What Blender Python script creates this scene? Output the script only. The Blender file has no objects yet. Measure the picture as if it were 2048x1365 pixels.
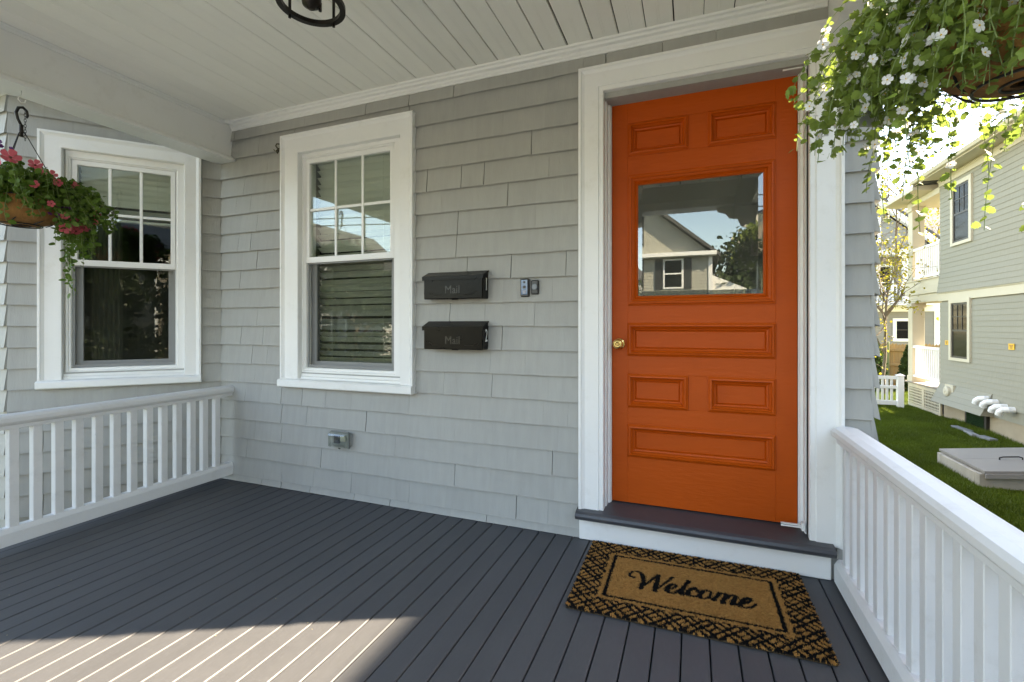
import bpy, math, random
import numpy as np
from mathutils import Matrix, Vector
rnd = random.Random(7)
R = math.radians
S = bpy.context.scene
COL = S.collection

# ------------------------------------------------------------------ camera
cam_d = bpy.data.cameras.new('camera'); cam = bpy.data.objects.new('camera', cam_d); COL.objects.link(cam)
cam.location = (0, -2.40, 1.10)
cam.rotation_euler = (R(90), 0, math.atan(362/934.0))
cam_d.sensor_width = 36; cam_d.lens = 36*934/2048.0
cam_d.shift_y = -(682.5-652)/2048.0
cam_d.clip_start = 0.02; cam_d.clip_end = 600
S.camera = cam
# ------------------------------------------------------------------ world, sun, exposure
SUN_AZ = R(27.2); SUN_EL = R(34.4)           # azimuth from +X towards +Y
W = bpy.data.worlds.new('World'); S.world = W; W.use_nodes = True
wn = W.node_tree.nodes; wl = W.node_tree.links
bg = wn['Background']; sky = wn.new('ShaderNodeTexSky')
sky.sky_type = 'NISHITA'; sky.sun_disc = False
sky.sun_elevation = SUN_EL; sky.sun_rotation = R(90) - SUN_AZ
sky.air_density = 1.0; sky.dust_density = 0.6; sky.ozone_density = 1.0
wl.new(sky.outputs[0], bg.inputs[0]); bg.inputs[1].default_value = 0.15
sd = bpy.data.lights.new('sun', 'SUN'); sun = bpy.data.objects.new('sun', sd); COL.objects.link(sun)
sd.energy = 5.0; sd.angle = R(0.53); sd.color = (1.0, 0.93, 0.82)
sun.rotation_euler = Vector((-math.cos(SUN_AZ)*math.cos(SUN_EL), -math.sin(SUN_AZ)*math.cos(SUN_EL), -math.sin(SUN_EL))).to_track_quat('-Z', 'Y').to_euler()
sun.location = (20, 10, 20)
S.view_settings.view_transform = 'Standard'; S.view_settings.look = 'None'
S.view_settings.exposure = 2.92; S.view_settings.gamma = 1.0
S.view_settings.use_white_balance = True; S.view_settings.white_balance_temperature = 8200; S.view_settings.white_balance_tint = 12
S.cycles.diffuse_bounces = 8; S.cycles.max_bounces = 16; S.cycles.transparent_max_bounces = 16

# ------------------------------------------------------------------ helpers
WM = {}
def world(o): return WM.get(o.name, Matrix.Identity(4))
def place(o, M, parent=None):
    """put o at world matrix M, under parent, keeping world placement"""
    o.matrix_basis = M; WM[o.name] = M
    if parent is not None:
        o.parent = parent; o.matrix_parent_inverse = world(parent).inverted()
    return o
def thing(name, label, cat, loc=(0, 0, 0), group=None):
    o = bpy.data.objects.new(name, None); COL.objects.link(o); o.empty_display_size = 0.1
    place(o, Matrix.Translation(loc)); return tag(o, label, cat, group)
def tag(o, label, cat=None, group=None):
    o['label'] = label
    if cat: o['category'] = cat
    if group: o['group'] = group
    return o
def kind(o, k): o['kind'] = k; return o
def lnk(name, me, M=Matrix.Identity(4), parent=None):
    o = bpy.data.objects.new(name, me); COL.objects.link(o); return place(o, M, parent)

class MB:
    def __init__(s): s.v = []; s.f = []
    def add(s, vs, fs):
        n = len(s.v); s.v += [tuple(p) for p in vs]; s.f += [tuple(i+n for i in f) for f in fs]; return s
    def box(s, x0, x1, y0, y1, z0, z1, c=0.0):
        if c <= 0:
            vs = [(x, y, z) for x in (x0, x1) for y in (y0, y1) for z in (z0, z1)]
            return s.add(vs, [(0, 1, 3, 2), (4, 6, 7, 5), (0, 4, 5, 1), (2, 3, 7, 6), (0, 2, 6, 4), (1, 5, 7, 3)])
        vs = []; idx = {}
        for i, x in enumerate((x0, x1)):
            for j, y in enumerate((y0, y1)):
                for k, z in enumerate((z0, z1)):
                    cx = x+c*(1-2*i); cy = y+c*(1-2*j); cz = z+c*(1-2*k)
                    idx[i, j, k] = len(vs); vs += [(x, cy, cz), (cx, y, cz), (cx, cy, z)]
        F = []
        g = lambda i, j, k, a: idx[i, j, k]+a
        F += [(g(0,0,0,0), g(0,0,1,0), g(0,1,1,0), g(0,1,0,0)), (g(1,0,0,0), g(1,1,0,0), g(1,1,1,0), g(1,0,1,0))]
        F += [(g(0,0,0,1), g(1,0,0,1), g(1,0,1,1), g(0,0,1,1)), (g(0,1,0,1), g(0,1,1,1), g(1,1,1,1), g(1,1,0,1))]
        F += [(g(0,0,0,2), g(0,1,0,2), g(1,1,0,2), g(1,0,0,2)), (g(0,0,1,2), g(1,0,1,2), g(1,1,1,2), g(0,1,1,2))]
        for j in (0, 1):
            for k in (0, 1): F.append((g(0,j,k,1), g(1,j,k,1), g(1,j,k,2), g(0,j,k,2)))
        for i in (0, 1):
            for k in (0, 1): F.append((g(i,0,k,0), g(i,1,k,0), g(i,1,k,2), g(i,0,k,2)))
        for i in (0, 1):
            for j in (0, 1): F.append((g(i,j,0,0), g(i,j,1,0), g(i,j,1,1), g(i,j,0,1)))
        for i in (0, 1):
            for j in (0, 1):
                for k in (0, 1): F.append((g(i,j,k,0), g(i,j,k,1), g(i,j,k,2)))
        return s.add(vs, F)
    def prism(s, prof, ax, a0, a1):
        """closed 2D profile swept along axis ax. x: prof=(y,z); y: prof=(x,z); z: prof=(x,y)"""
        n = len(prof)
        def P(p, a): return {'x': (a, p[0], p[1]), 'y': (p[0], a, p[1]), 'z': (p[0], p[1], a)}[ax]
        vs = [P(p, a0) for p in prof]+[P(p, a1) for p in prof]
        return s.add(vs, [(i, (i+1) % n, n+(i+1) % n, n+i) for i in range(n)]+[tuple(range(n)), tuple(range(2*n-1, n-1, -1))])
    def tube(s, pts, r, n=6, caps=True):
        pts = [Vector(p) for p in pts]; m = len(pts)
        rs = r if isinstance(r, (list, tuple)) else [r]*m
        vs = []; up = Vector((0, 0, 1)); a = None
        for i, p in enumerate(pts):
            t = (pts[min(i+1, m-1)]-pts[max(i-1, 0)])
            t = t.normalized() if t.length > 1e-9 else Vector((0, 0, 1))
            if a is None: a = t.orthogonal().normalized()
            a = (a-t*a.dot(t)); a = a.normalized() if a.length > 1e-6 else t.orthogonal().normalized()
            b = t.cross(a)
            for k in range(n):
                q = 2*math.pi*k/n; vs.append(p+(a*math.cos(q)+b*math.sin(q))*rs[i])
        F = [(i*n+k, i*n+(k+1) % n, (i+1)*n+(k+1) % n, (i+1)*n+k) for i in range(m-1) for k in range(n)]
        if caps: F += [tuple(range(n-1, -1, -1)), tuple(range((m-1)*n, m*n))]
        return s.add(vs, F)
    def lathe(s, prof, n=24, c=(0, 0, 0), ax='z'):
        """prof list of (r, h)"""
        vs = []
        for r, h in prof:
            for k in range(n):
                q = 2*math.pi*k/n; a, b = r*math.cos(q), r*math.sin(q)
                vs.append({'z': (c[0]+a, c[1]+b, c[2]+h), 'y': (c[0]+a, c[1]+h, c[2]+b), 'x': (c[0]+h, c[1]+a, c[2]+b)}[ax])
        F = [(i*n+k, i*n+(k+1) % n, (i+1)*n+(k+1) % n, (i+1)*n+k) for i in range(len(prof)-1) for k in range(n)]
        F += [tuple(range(n)), tuple(range((len(prof)-1)*n, len(prof)*n))]
        return s.add(vs, F)
    def ring(s, prof, cap=False):
        """nested rectangles in the xz plane: prof=(xl,xr,zb,zt,y)"""
        vs = []
        for xl, xr, zb, zt, y in prof: vs += [(xl, y, zb), (xr, y, zb), (xr, y, zt), (xl, y, zt)]
        F = [(i*4+k, i*4+(k+1) % 4, i*4+4+(k+1) % 4, i*4+4+k) for i in range(len(prof)-1) for k in range(4)]
        if cap: F.append(tuple(range(len(vs)-4, len(vs))))
        return s.add(vs, F)
    def usweep(s, prof, zb):
        """door/window casing open at the foot: prof=(xl,xr,zt,y)"""
        vs = []
        for xl, xr, zt, y in prof: vs += [(xl, y, zb), (xl, y, zt), (xr, y, zt), (xr, y, zb)]
        return s.add(vs, [(i*4+k, i*4+k+1, i*4+5+k, i*4+4+k) for i in range(len(prof)-1) for k in range(3)])
    def mesh(s, name, mat, smooth=False):
        me = bpy.data.meshes.new(name); me.from_pydata(s.v, [], s.f)
        if mat: me.materials.append(mat)
        if smooth: me.polygons.foreach_set('use_smooth', [True]*len(me.polygons))
        me.update(); return me
    def build(s, name, mat, parent=None, M=Matrix.Identity(4), smooth=False):
        return lnk(name, s.mesh(name, mat, smooth), M, parent)

def np_mesh(name, V, F, mat):
    """V (n,3), F (m,k) equal-size polygons"""
    me = bpy.data.meshes.new(name); m, k = F.shape
    me.vertices.add(len(V)); me.vertices.foreach_set('co', V.astype(np.float32).ravel())
    me.loops.add(m*k); me.loops.foreach_set('vertex_index', F.astype(np.int32).ravel())
    me.polygons.add(m); me.polygons.foreach_set('loop_start', np.arange(0, m*k, k, dtype=np.int32))
    me.update(calc_edges=True); me.materials.append(mat); return me

# ------------------------------------------------------------------ materials
def mat(name, col, rough=0.6, metal=0.0, var=0.0, vscale=4.0, bump=0.0, bscale=40.0, stretch=(1, 1, 1), rnd_obj=0.0,
        spec=0.5, transl=0.0, dirt=None, coat=0.0, fine=0.0):
    m = bpy.data.materials.new(name); m.use_nodes = True
    nt = m.node_tree; N = nt.nodes; L = nt.links; p = N['Principled BSDF']; out = N['Material Output']
    p.inputs['Roughness'].default_value = rough; p.inputs['Metallic'].default_value = metal
    p.inputs['Specular IOR Level'].default_value = spec
    if coat: p.inputs['Coat Weight'].default_value = coat; p.inputs['Coat Roughness'].default_value = 0.15
    p.inputs['Base Color'].default_value = (*col, 1)
    geo = N.new('ShaderNodeNewGeometry'); mp = N.new('ShaderNodeMapping'); mp.inputs['Scale'].default_value = stretch
    oi = N.new('ShaderNodeObjectInfo')
    off = N.new('ShaderNodeVectorMath'); off.operation = 'SCALE'; off.inputs[0].default_value = (13.1, 7.7, 9.3)
    L.new(oi.outputs['Random'], off.inputs['Scale'])
    ad = N.new('ShaderNodeVectorMath'); ad.operation = 'ADD'
    L.new(geo.outputs['Position'], ad.inputs[0]); L.new(off.outputs[0], ad.inputs[1]); L.new(ad.outputs[0], mp.inputs[0])
    fac = None
    if var or rnd_obj or fine:
        hsv = N.new('ShaderNodeHueSaturation'); hsv.inputs['Color'].default_value = (*col, 1)
        val = None
        def mul(a, scale):
            nonlocal val
            mr = N.new('ShaderNodeMapRange'); mr.inputs[3].default_value = 1-scale; mr.inputs[4].default_value = 1+scale
            L.new(a, mr.inputs[0])
            if val is None: val = mr.outputs[0]
            else:
                mm = N.new('ShaderNodeMath'); mm.operation = 'MULTIPLY'; L.new(val, mm.inputs[0]); L.new(mr.outputs[0], mm.inputs[1]); val = mm.outputs[0]
        if var:
            n = N.new('ShaderNodeTexNoise'); n.inputs['Scale'].default_value = vscale; n.inputs['Detail'].default_value = 6
            L.new(mp.outputs[0], n.inputs['Vector']); mul(n.outputs[0], var*2)
        if fine:
            n = N.new('ShaderNodeTexNoise'); n.inputs['Scale'].default_value = bscale*2; n.inputs['Detail'].default_value = 3
            L.new(mp.outputs[0], n.inputs['Vector']); mul(n.outputs[0], fine*2)
        if rnd_obj: mul(oi.outputs['Random'], rnd_obj)
        L.new(val, hsv.inputs['Value']); colour = hsv.outputs[0]
        if dirt:
            n = N.new('ShaderNodeTexNoise'); n.inputs['Scale'].default_value = dirt[1]; n.inputs['Detail'].default_value = 8; n.inputs['Roughness'].default_value = 0.7
            L.new(ad.outputs[0], n.inputs['Vector'])
            mr = N.new('ShaderNodeMapRange'); mr.inputs[1].default_value = 0.55; mr.inputs[2].default_value = 0.75; mr.inputs[4].default_value = dirt[2]
            L.new(n.outputs[0], mr.inputs[0])
            mx = N.new('ShaderNodeMix'); mx.data_type = 'RGBA'; L.new(mr.outputs[0], mx.inputs[0]); L.new(colour, mx.inputs[6]); mx.inputs[7].default_value = (*dirt[0], 1)
            colour = mx.outputs[2]
        L.new(colour, p.inputs['Base Color'])
    else: colour = None
    if bump:
        n = N.new('ShaderNodeTexNoise'); n.inputs['Scale'].default_value = bscale; n.inputs['Detail'].default_value = 5
        L.new(mp.outputs[0], n.inputs['Vector']); b = N.new('ShaderNodeBump'); b.inputs['Strength'].default_value = bump
        b.inputs['Distance'].default_value = 0.004; L.new(n.outputs[0], b.inputs['Height']); L.new(b.outputs[0], p.inputs['Normal'])
    if transl:
        t = N.new('ShaderNodeBsdfTranslucent'); ms = N.new('ShaderNodeMixShader'); ms.inputs[0].default_value = transl
        if colour: L.new(colour, t.inputs[0])
        else: t.inputs[0].default_value = (*col, 1)
        L.new(p.outputs[0], ms.inputs[1]); L.new(t.outputs[0], ms.inputs[2]); L.new(ms.outputs[0], out.inputs[0])
    return m

def glass(name, tint, boost=1.0, base=0.0, rough=0.0, film=0.0):
    m = bpy.data.materials.new(name); m.use_nodes = True; nt = m.node_tree; N = nt.nodes; L = nt.links
    N.remove(N['Principled BSDF']); out = N['Material Output']
    tr = N.new('ShaderNodeBsdfTransparent'); tr.inputs[0].default_value = (*tint, 1)
    gl = N.new('ShaderNodeBsdfGlossy'); gl.inputs['Roughness'].default_value = rough; gl.inputs[0].default_value = (0.95, 0.97, 0.96, 1)
    fr = N.new('ShaderNodeFresnel'); ge_ = N.new('ShaderNodeNewGeometry'); io = N.new('ShaderNodeMapRange'); io.inputs[3].default_value = 1.5; io.inputs[4].default_value = 1/1.5
    L.new(ge_.outputs['Backfacing'], io.inputs[0]); L.new(io.outputs[0], fr.inputs[0])
    ma = N.new('ShaderNodeMath'); ma.operation = 'MULTIPLY_ADD'; ma.inputs[1].default_value = boost; ma.inputs[2].default_value = base; ma.use_clamp = True
    L.new(fr.outputs[0], ma.inputs[0]); mx = N.new('ShaderNodeMixShader')
    L.new(ma.outputs[0], mx.inputs[0]); L.new(tr.outputs[0], mx.inputs[1]); L.new(gl.outputs[0], mx.inputs[2])
    if film:
        df = N.new('ShaderNodeBsdfDiffuse'); df.inputs[0].default_value = (.55, .54, .45, 1); nz = N.new('ShaderNodeTexNoise'); nz.inputs['Scale'].default_value = 7; nz.inputs['Detail'].default_value = 6
        L.new(ge_.outputs['Position'], nz.inputs['Vector']); mr = N.new('ShaderNodeMapRange'); mr.inputs[1].default_value = .3; mr.inputs[2].default_value = .7; mr.inputs[3].default_value = film*.6; mr.inputs[4].default_value = film*1.4
        L.new(nz.outputs[0], mr.inputs[0]); m2 = N.new('ShaderNodeMixShader'); L.new(mr.outputs[0], m2.inputs[0]); L.new(mx.outputs[0], m2.inputs[1]); L.new(df.outputs[0], m2.inputs[2]); mx = m2
    L.new(mx.outputs[0], out.inputs[0])
    return m

M_SH = mat('grey_shingle', (0.352, 0.350, 0.325), 0.62, var=0.05, vscale=5, bump=0.32, bscale=26, stretch=(6, 6, 0.6), rnd_obj=0.03, spec=0.35)
M_WH = mat('white_trim_paint', (0.77, 0.77, 0.75), 0.42, var=0.025, vscale=3, bump=0.12, bscale=22, rnd_obj=0.015, dirt=((0.5, 0.48, 0.42), 9, 0.25))
M_CE = mat('ceiling_paint', (0.86, 0.85, 0.79), 0.5, var=0.03, vscale=2.5, bump=0.08, bscale=20, rnd_obj=0.03)
M_DK = mat('deck_grey', (0.066, 0.068, 0.073), 0.5, var=0.10, vscale=5, bump=0.12, bscale=60, stretch=(1, 0.25, 1), rnd_obj=0.05, fine=0.05, spec=0.4, dirt=((0.092, 0.094, 0.095), 3.5, 0.35))
M_OR = mat('orange_door_paint', (0.44, 0.064, 0.003), 0.45, var=0.05, vscale=3, bump=0.35, bscale=24, stretch=(.6, 1, 3), spec=0.22, dirt=((0.33, 0.044, 0.002), 5, 0.5))
M_TH = mat('threshold_grey', (0.050, 0.052, 0.058), 0.42, var=0.05, vscale=8, bump=0.08, bscale=40, dirt=((0.10, 0.095, 0.09), 6, 0.4))
M_DARK = mat('dark_void', (0.012, 0.012, 0.012), 0.9)
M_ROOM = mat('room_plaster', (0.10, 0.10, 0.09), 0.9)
M_BR = mat('brass', (0.80, 0.56, 0.20), 0.22, 1.0)
M_BLKM = mat('black_metal', (0.018, 0.016, 0.014), 0.45, 0.3)
M_MBX = mat('bronze_mailbox', (0.006, 0.005, 0.004), 0.24, 0.0, var=0.3, vscale=14, bump=0.10, bscale=30, spec=0.14, dirt=((0.020, 0.016, 0.010), 12, 0.5))
M_NUM = mat('white_vinyl_number', (0.85, 0.85, 0.83), 0.5)
M_VIN = mat('white_vinyl_window', (0.80, 0.80, 0.78), 0.35, var=0.01)
M_GREYV = mat('grey_sash', (0.22, 0.225, 0.22), 0.5)
M_BLIND = mat('blind_slat', (0.66, 0.66, 0.62), 0.5, var=0.03, vscale=3, rnd_obj=0.04)
M_CURT = mat('curtain_cloth', (0.16, 0.155, 0.14), 0.9, transl=0.2)
M_GL = glass('window_glass', (0.89, 0.925, 0.885), 1.5, 0.0)
M_GLD = glass('door_glass', (0.50, 0.54, 0.46), 2.0, 0.05, 0.0, 0.06)
M_GLLO = glass('lower_window_glass', (0.70, 0.725, 0.69), 0.9, 0.0, 0.0, 0.012)
M_BUB = glass('clear_plastic_cover', (0.72, 0.74, 0.68), 2.5, 0.06, 0.08)
M_BULB = glass('lamp_glass', (0.93, 0.93, 0.9), 1.2, 0.01)
M_FARGL = mat('far_window_glass', (0.008, 0.009, 0.010), 0.12, spec=0.08)

# ------------------------------------------------------------------ the setting
GZ = -1.20
M_GR = mat('lawn_soil', (0.075, 0.105, 0.028), 0.95, var=0.3, vscale=1.4, bump=0.5, bscale=30)
M_ASPH = mat('asphalt', (0.10, 0.098, 0.094), 0.9, var=0.12, vscale=3, bump=0.3, bscale=120)
M_CONC = mat('concrete_walk', (0.48, 0.46, 0.42), 0.9, var=0.1, vscale=3, bump=0.2, bscale=60)
kind(MB().add([(-220, -220, GZ), (220, -220, GZ), (220, 220, GZ), (-220, 220, GZ)], [(0, 1, 2, 3)]).build('ground', M_GR), 'structure')
kind(MB().box(0.95, 3.12, -8.0, 12.0, GZ-0.05, GZ+0.012).build('driveway', M_ASPH), 'structure')
kind(MB().box(-120, 120, -18.5, -10.0, GZ-0.3, GZ+0.010).build('road', M_ASPH), 'structure')
sw = MB().box(-120, 120, -9.85, -8.2, GZ-0.3, GZ+0.12, 0.01); sw.box(-120, 120, -20.3, -18.65, GZ-0.3, GZ+0.12, 0.01)
kind(sw.build('pavement', M_CONC), 'structure')
kind(MB().box(-3.6, 0.80, -8.2, -2.95, GZ-.2, GZ+.03).build('bounce_path', M_CONC), 'structure')  # unseen pale walk, added to bounce daylight up to the porch ceiling

# ------------------------------------------------------------------ the house
HOUSE = thing('house', 'grey shingled house with orange front door and white trim', 'house', (-2.0, 1.0, GZ))
EXPO = 0.1317; Z0 = 0.0435
# unit shingle meshes: x 0..1, z 0..1 (0 = butt end), y outwards negative
def shingle_mesh(i):
    r = random.Random(100+i); a = r.uniform(-.006, .006); b = r.uniform(-.006, .006); m = r.uniform(-.004, .004)
    t = 0.0205+r.uniform(-.0012, .0012)
    xs = [0, .5, 1]; zb = [a, m, b]; vs = []
    for x, z in zip(xs, zb): vs += [(x, 0.004, z+.10), (x, -t, z), (x, -t*.93, z+.02), (x, -0.0025, 1), (x, 0.004, 1)]
    F = []
    for s_ in (0, 1):
        o = s_*5
        for k in range(5): F.append((o+k, o+(k+1) % 5, o+5+(k+1) % 5, o+5+k))
    F += [(0, 1, 2, 3, 4), (14, 13, 12, 11, 10)]
    me = bpy.data.meshes.new('shingle'); me.from_pydata(vs, [], F); me.materials.append(M_SH); me.update(); return me
SHM = [shingle_mesh(i) for i in range(9)]
def rot(p, ang): return Matrix.Translation(p) @ Matrix.Rotation(ang, 4, 'Z')
def shingles(parent, M, x0, x1, zlo, zhi, openings, wmin=.11, wmax=.33, seed=1):
    r = random.Random(seed); k = -1
    while True:
        za = Z0+k*EXPO; zb = za+EXPO; k += 1
        if zb <= zlo: continue
        if za >= zhi: break
        za = max(za, zlo); zb2 = min(zb, zhi)
        cuts = sorted(set([x0, x1]+[c for o in openings for c in (o[0], o[1]) if x0 < c < x1]))
        for a, b in zip(cuts[:-1], cuts[1:]):
            spans = [(za, zb2)]
            for ox0, ox1, oz0, oz1 in openings:
                if a >= ox0-1e-6 and b <= ox1+1e-6:
                    ns = []
                    for s0, s1 in spans:
                        if s0 < oz0: ns.append((s0, min(s1, oz0)))
                        if s1 > oz1: ns.append((max(s0, oz1), s1))
                    spans = [q for q in ns if q[1]-q[0] > .004]
            for s0, s1 in spans:
                x = a+0.0
                while x < b-1e-4:
                    w = r.uniform(wmin, wmax)
                    if b-(x+w) < .07: w = b-x
                    gap = r.choice([.0001, .0001, .0002, .0002, .0002, .0010, .0030, .0045])
                    top = s1 + (.02 if s1 < zhi-1e-6 else 0)
                    dz = r.uniform(-.0012, .0012) if s0 > .03 else 0
                    Ml = Matrix.Translation((x, r.uniform(-.0008, .0008), s0+dz)) @ Matrix.Rotation(r.uniform(-.002, .002), 4, 'Y') @ Matrix.Diagonal((w-gap, 1, top-s0, 1))
                    lnk('shingle', r.choice(SHM), M @ Ml, parent); x += w

# main wall
wall = MB()
wx0, wx1, wz0, wz1 = -2.47, -1.66, .79, 2.262
dx0, dx1, dz1 = -.43, .475, 2.262
wall.box(-3.30, wx0, 0, .2, -.3, 2.9); wall.box(wx0, wx1, 0, .2, -.3, wz0); wall.box(wx0, wx1, 0, .2, wz1, 2.9)
wall.box(wx1, dx0, 0, .2, -.3, 2.9); wall.box(dx0, dx1, 0, .2, -.3, .10); wall.box(dx0, dx1, 0, .2, dz1, 2.9); wall.box(dx1, .708, 0, .2, -.3, 2.9)
wall = wall.build('wall', M_SH, HOUSE)
tag(wall, 'grey painted shingle wall beside the front door')
shingles(wall, Matrix.Identity(4), -3.185, .712, .003, 2.53, [(-2.60, -1.585, .705, 2.385), (-.53, .58, 0, 2.40)], seed=3)
# side wall round the right-hand corner
side = MB().box(.45, .705, .2, 7.0, GZ-.3, 7.0); side.box(-8, .7, 6.8, 7.0, GZ-.3, 7.0); side.box(-8, -7.8, 0, 6.8, GZ-.3, 7.0)
side.box(-8, .7, .02, 7.0, 6.9, 7.0); side.box(-5.6, .70, .02, .25, 2.9, 6.9); side.box(-3.3, .70, .012, .2, GZ-.3, -.3)
side = side.build('side_wall', M_SH, HOUSE)
Ms = rot((.708, 0.0, 0), R(90))
k = 0
rs = random.Random(5)
for k in range(-9, 20):
    za = Z0+k*EXPO
    for (a, b) in ((-.012, .14), (.14, .33)):
        Ml = Matrix.Translation((a+.001, 0, za+rs.uniform(-.002, .002))) @ Matrix.Rotation(0, 4, 'Z') @ Matrix.Diagonal((b-a-.002, 1.35, EXPO+.01, 1))
        lnk('shingle', rs.choice(SHM), Ms @ Ml, side)
# the angled bay
BA = R(48.0); BL = 1.13
Bx, By = -3.185, 0.0; Ax, Ay = Bx-BL*math.cos(BA), By-BL*math.sin(BA)
MBAY = rot((Ax, Ay, 0), BA)
bx0, bx1, bz0, bz1 = .27, .91, .80, 2.235
bay = MB(); bay.box(0.0, bx0, 0, .12, GZ, 2.60); bay.box(bx1, BL+.05, 0, .12, GZ, 2.60); bay.box(bx0, bx1, 0, .12, GZ, bz0); bay.box(bx0, bx1, 0, .12, bz1, 2.60)
bay = bay.build('bay_wall', M_SH, HOUSE, MBAY); tag(bay, 'angled shingled bay wall beyond the porch railing')
shingles(bay, MBAY, .004, BL-.006, -.46, 2.52, [(.17, .995, .712, 2.315)], wmin=.11, wmax=.26, seed=11)
bayf = MB().box(-5.6, Ax-.004, Ay, Ay+.15, GZ, 2.60).build('bay_front_wall', M_SH, HOUSE)
shingles(bayf, rot((Ax-.62, Ay, 0), 0), 0, .628, -.2, 2.62, [], wmin=.12, wmax=.25, seed=12)
sof = MB().prism([(-5.6, Ay-.16), (Ax+.06, Ay-.16), (-2.9, .10), (-5.6, .10)], 'z', 2.522, 2.60)
sof.build('soffit', M_WH, HOUSE)
up = MB().prism([(-5.6, Ay-.10), (Ax+.03, Ay-.10), (-3.1, .10), (-5.6, .10)], 'z', 2.60, 6.9); up.build('upper_bay_wall', M_SH, HOUSE)
# dark rooms behind the panes
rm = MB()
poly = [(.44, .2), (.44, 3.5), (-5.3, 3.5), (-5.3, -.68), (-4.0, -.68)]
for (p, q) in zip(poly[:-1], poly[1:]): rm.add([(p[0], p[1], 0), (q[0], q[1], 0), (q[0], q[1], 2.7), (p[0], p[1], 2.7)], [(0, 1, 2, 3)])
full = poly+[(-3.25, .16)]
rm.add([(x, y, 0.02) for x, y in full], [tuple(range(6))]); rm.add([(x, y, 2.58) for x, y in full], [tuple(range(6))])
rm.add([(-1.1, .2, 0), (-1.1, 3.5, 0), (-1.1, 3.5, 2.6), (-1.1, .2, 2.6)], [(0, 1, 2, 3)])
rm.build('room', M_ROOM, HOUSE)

def window(label, M, xo0, xi0, xg0, xg1, xi1, xo1, zsb, zst, zg0, zm, zg1, zi1, zo1):
    c = MB()
    c.usweep([(xo0, xo1, zo1, .004), (xo0, xo1, zo1, -.046), (xo0+.012, xo1-.012, zo1-.012, -.046), (xo0+.018, xo1-.018, zo1-.018, -.040),
              (xo0+.030, xo1-.030, zo1-.030, -.033), (xi0-.004, xi1+.004, zi1+.004, -.033), (xi0, xi1, zi1, -.029), (xi0, xi1, zi1, .04)], zst-.004)
    c = c.build('window', M_WH, HOUSE, M); tag(c, label)
    MB().prism([(-.066, zsb+.006), (-.060, zsb), (0.02, zsb), (0.06, zst+.012), (-.058, zst), (-.066, zst-.008)], 'x', xo0-.004, xo1+.003).build('sill', M_WH, c, M)
    # vinyl frame set into the opening
    zb = zst+.008; zf = zg0-.045
    f = MB(); fl, fr = xg0-.042, xg1+.042
    f.ring([(xi0-.002, xi1+.002, zb-.01, zi1+.002, .004), (fl, fr, zf, zg1+.042, .004), (fl+.004, fr-.004, zf+.004, zg1+.038, .012),
            (fl+.012, fr-.012, zf+.02, zg1+.032, .012), (fl+.016, fr-.016, zf+.022, zg1+.028, .022), (fl+.016, fr-.016, zf+.022, zg1+.028, .10)])
    f.box(xi0, xi1, -.012, .004, zb-.012, zb+.012, .003); f.box(xi0, xi1, -.004, .004, zb+.0125, zb+.03, .002)
    f.build('window_frame', M_VIN, c, M)
    up = MB(); a0, a1 = fl+.016, fr-.016
    up.ring([(a0, a1, zm-.018, zg1+.028, .014), (xg0, xg1, zm+.018, zg1, .014), (xg0+.002, xg1-.002, zm+.020, zg1-.002, .022), (xg0+.002, xg1-.002, zm+.020, zg1-.002, .044), (a0, a1, zm-.018, zg1+.028, .044)])
    up.build('upper_sash', M_VIN, c, M)
    lo = MB(); lo.ring([(a0, a1, zg0-.022, zm+.018, .058), (xg0+.02, xg1-.02, zg0+.018, zm-.014, .058), (xg0+.02, xg1-.02, zg0+.018, zm-.014, .085), (a0, a1, zg0-.022, zm+.018, .085)])
    lo.build('lower_sash', M_GREYV, c, M)
    sc = MB(); sc.ring([(a0, a1, zg0-.020, zm-.018, .026), (a0+.014, a1-.014, zg0-.004, zm-.028, .026), (a0+.014, a1-.014, zg0-.004, zm-.028, .034)])
    sc.build('screen_frame', M_GREYV, c, M)
    MB().box(xg0-.004, xg1+.004, .030, .034, zm+.012, zg1+.004).build('pane', M_GL, c, M)
    MB().box(xg0+.014, xg1-.014, .069, .073, zg0+.012, zm-.008).build('pane', M_GLLO, c, M)
    for t in (1/3., 2/3.):
        x = xg0+(xg1-xg0)*t; MB().box(x-.0085, x+.0085, .020, .029, zm+.019, zg1-.001, .002).build('muntin', M_VIN, c, M)
    zc = zm+.02+(zg1-zm-.02)*.50
    for i in range(3):
        xa = xg0+(xg1-xg0)*i/3+(.0088 if i else .002); xb = xg0+(xg1-xg0)*(i+1)/3-(.0088 if i < 2 else .002)
        MB().box(xa, xb, .020, .029, zc-.0085, zc+.0085, .002).build('muntin', M_VIN, c, M)
    return c
win = window('white framed sash window with blinds beside the mailboxes', Matrix.Identity(4), -2.580, -2.437, -2.385, -1.742, -1.640, -1.543, .695, .745, .845, 1.537, 2.183, 2.245, 2.370)
bwin = window('white framed sash window in the angled bay wall', MBAY, .150, .262, .322, .822, .905, 1.005, .704, .752, .850, 1.512, 2.150, 2.232, 2.330)

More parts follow.
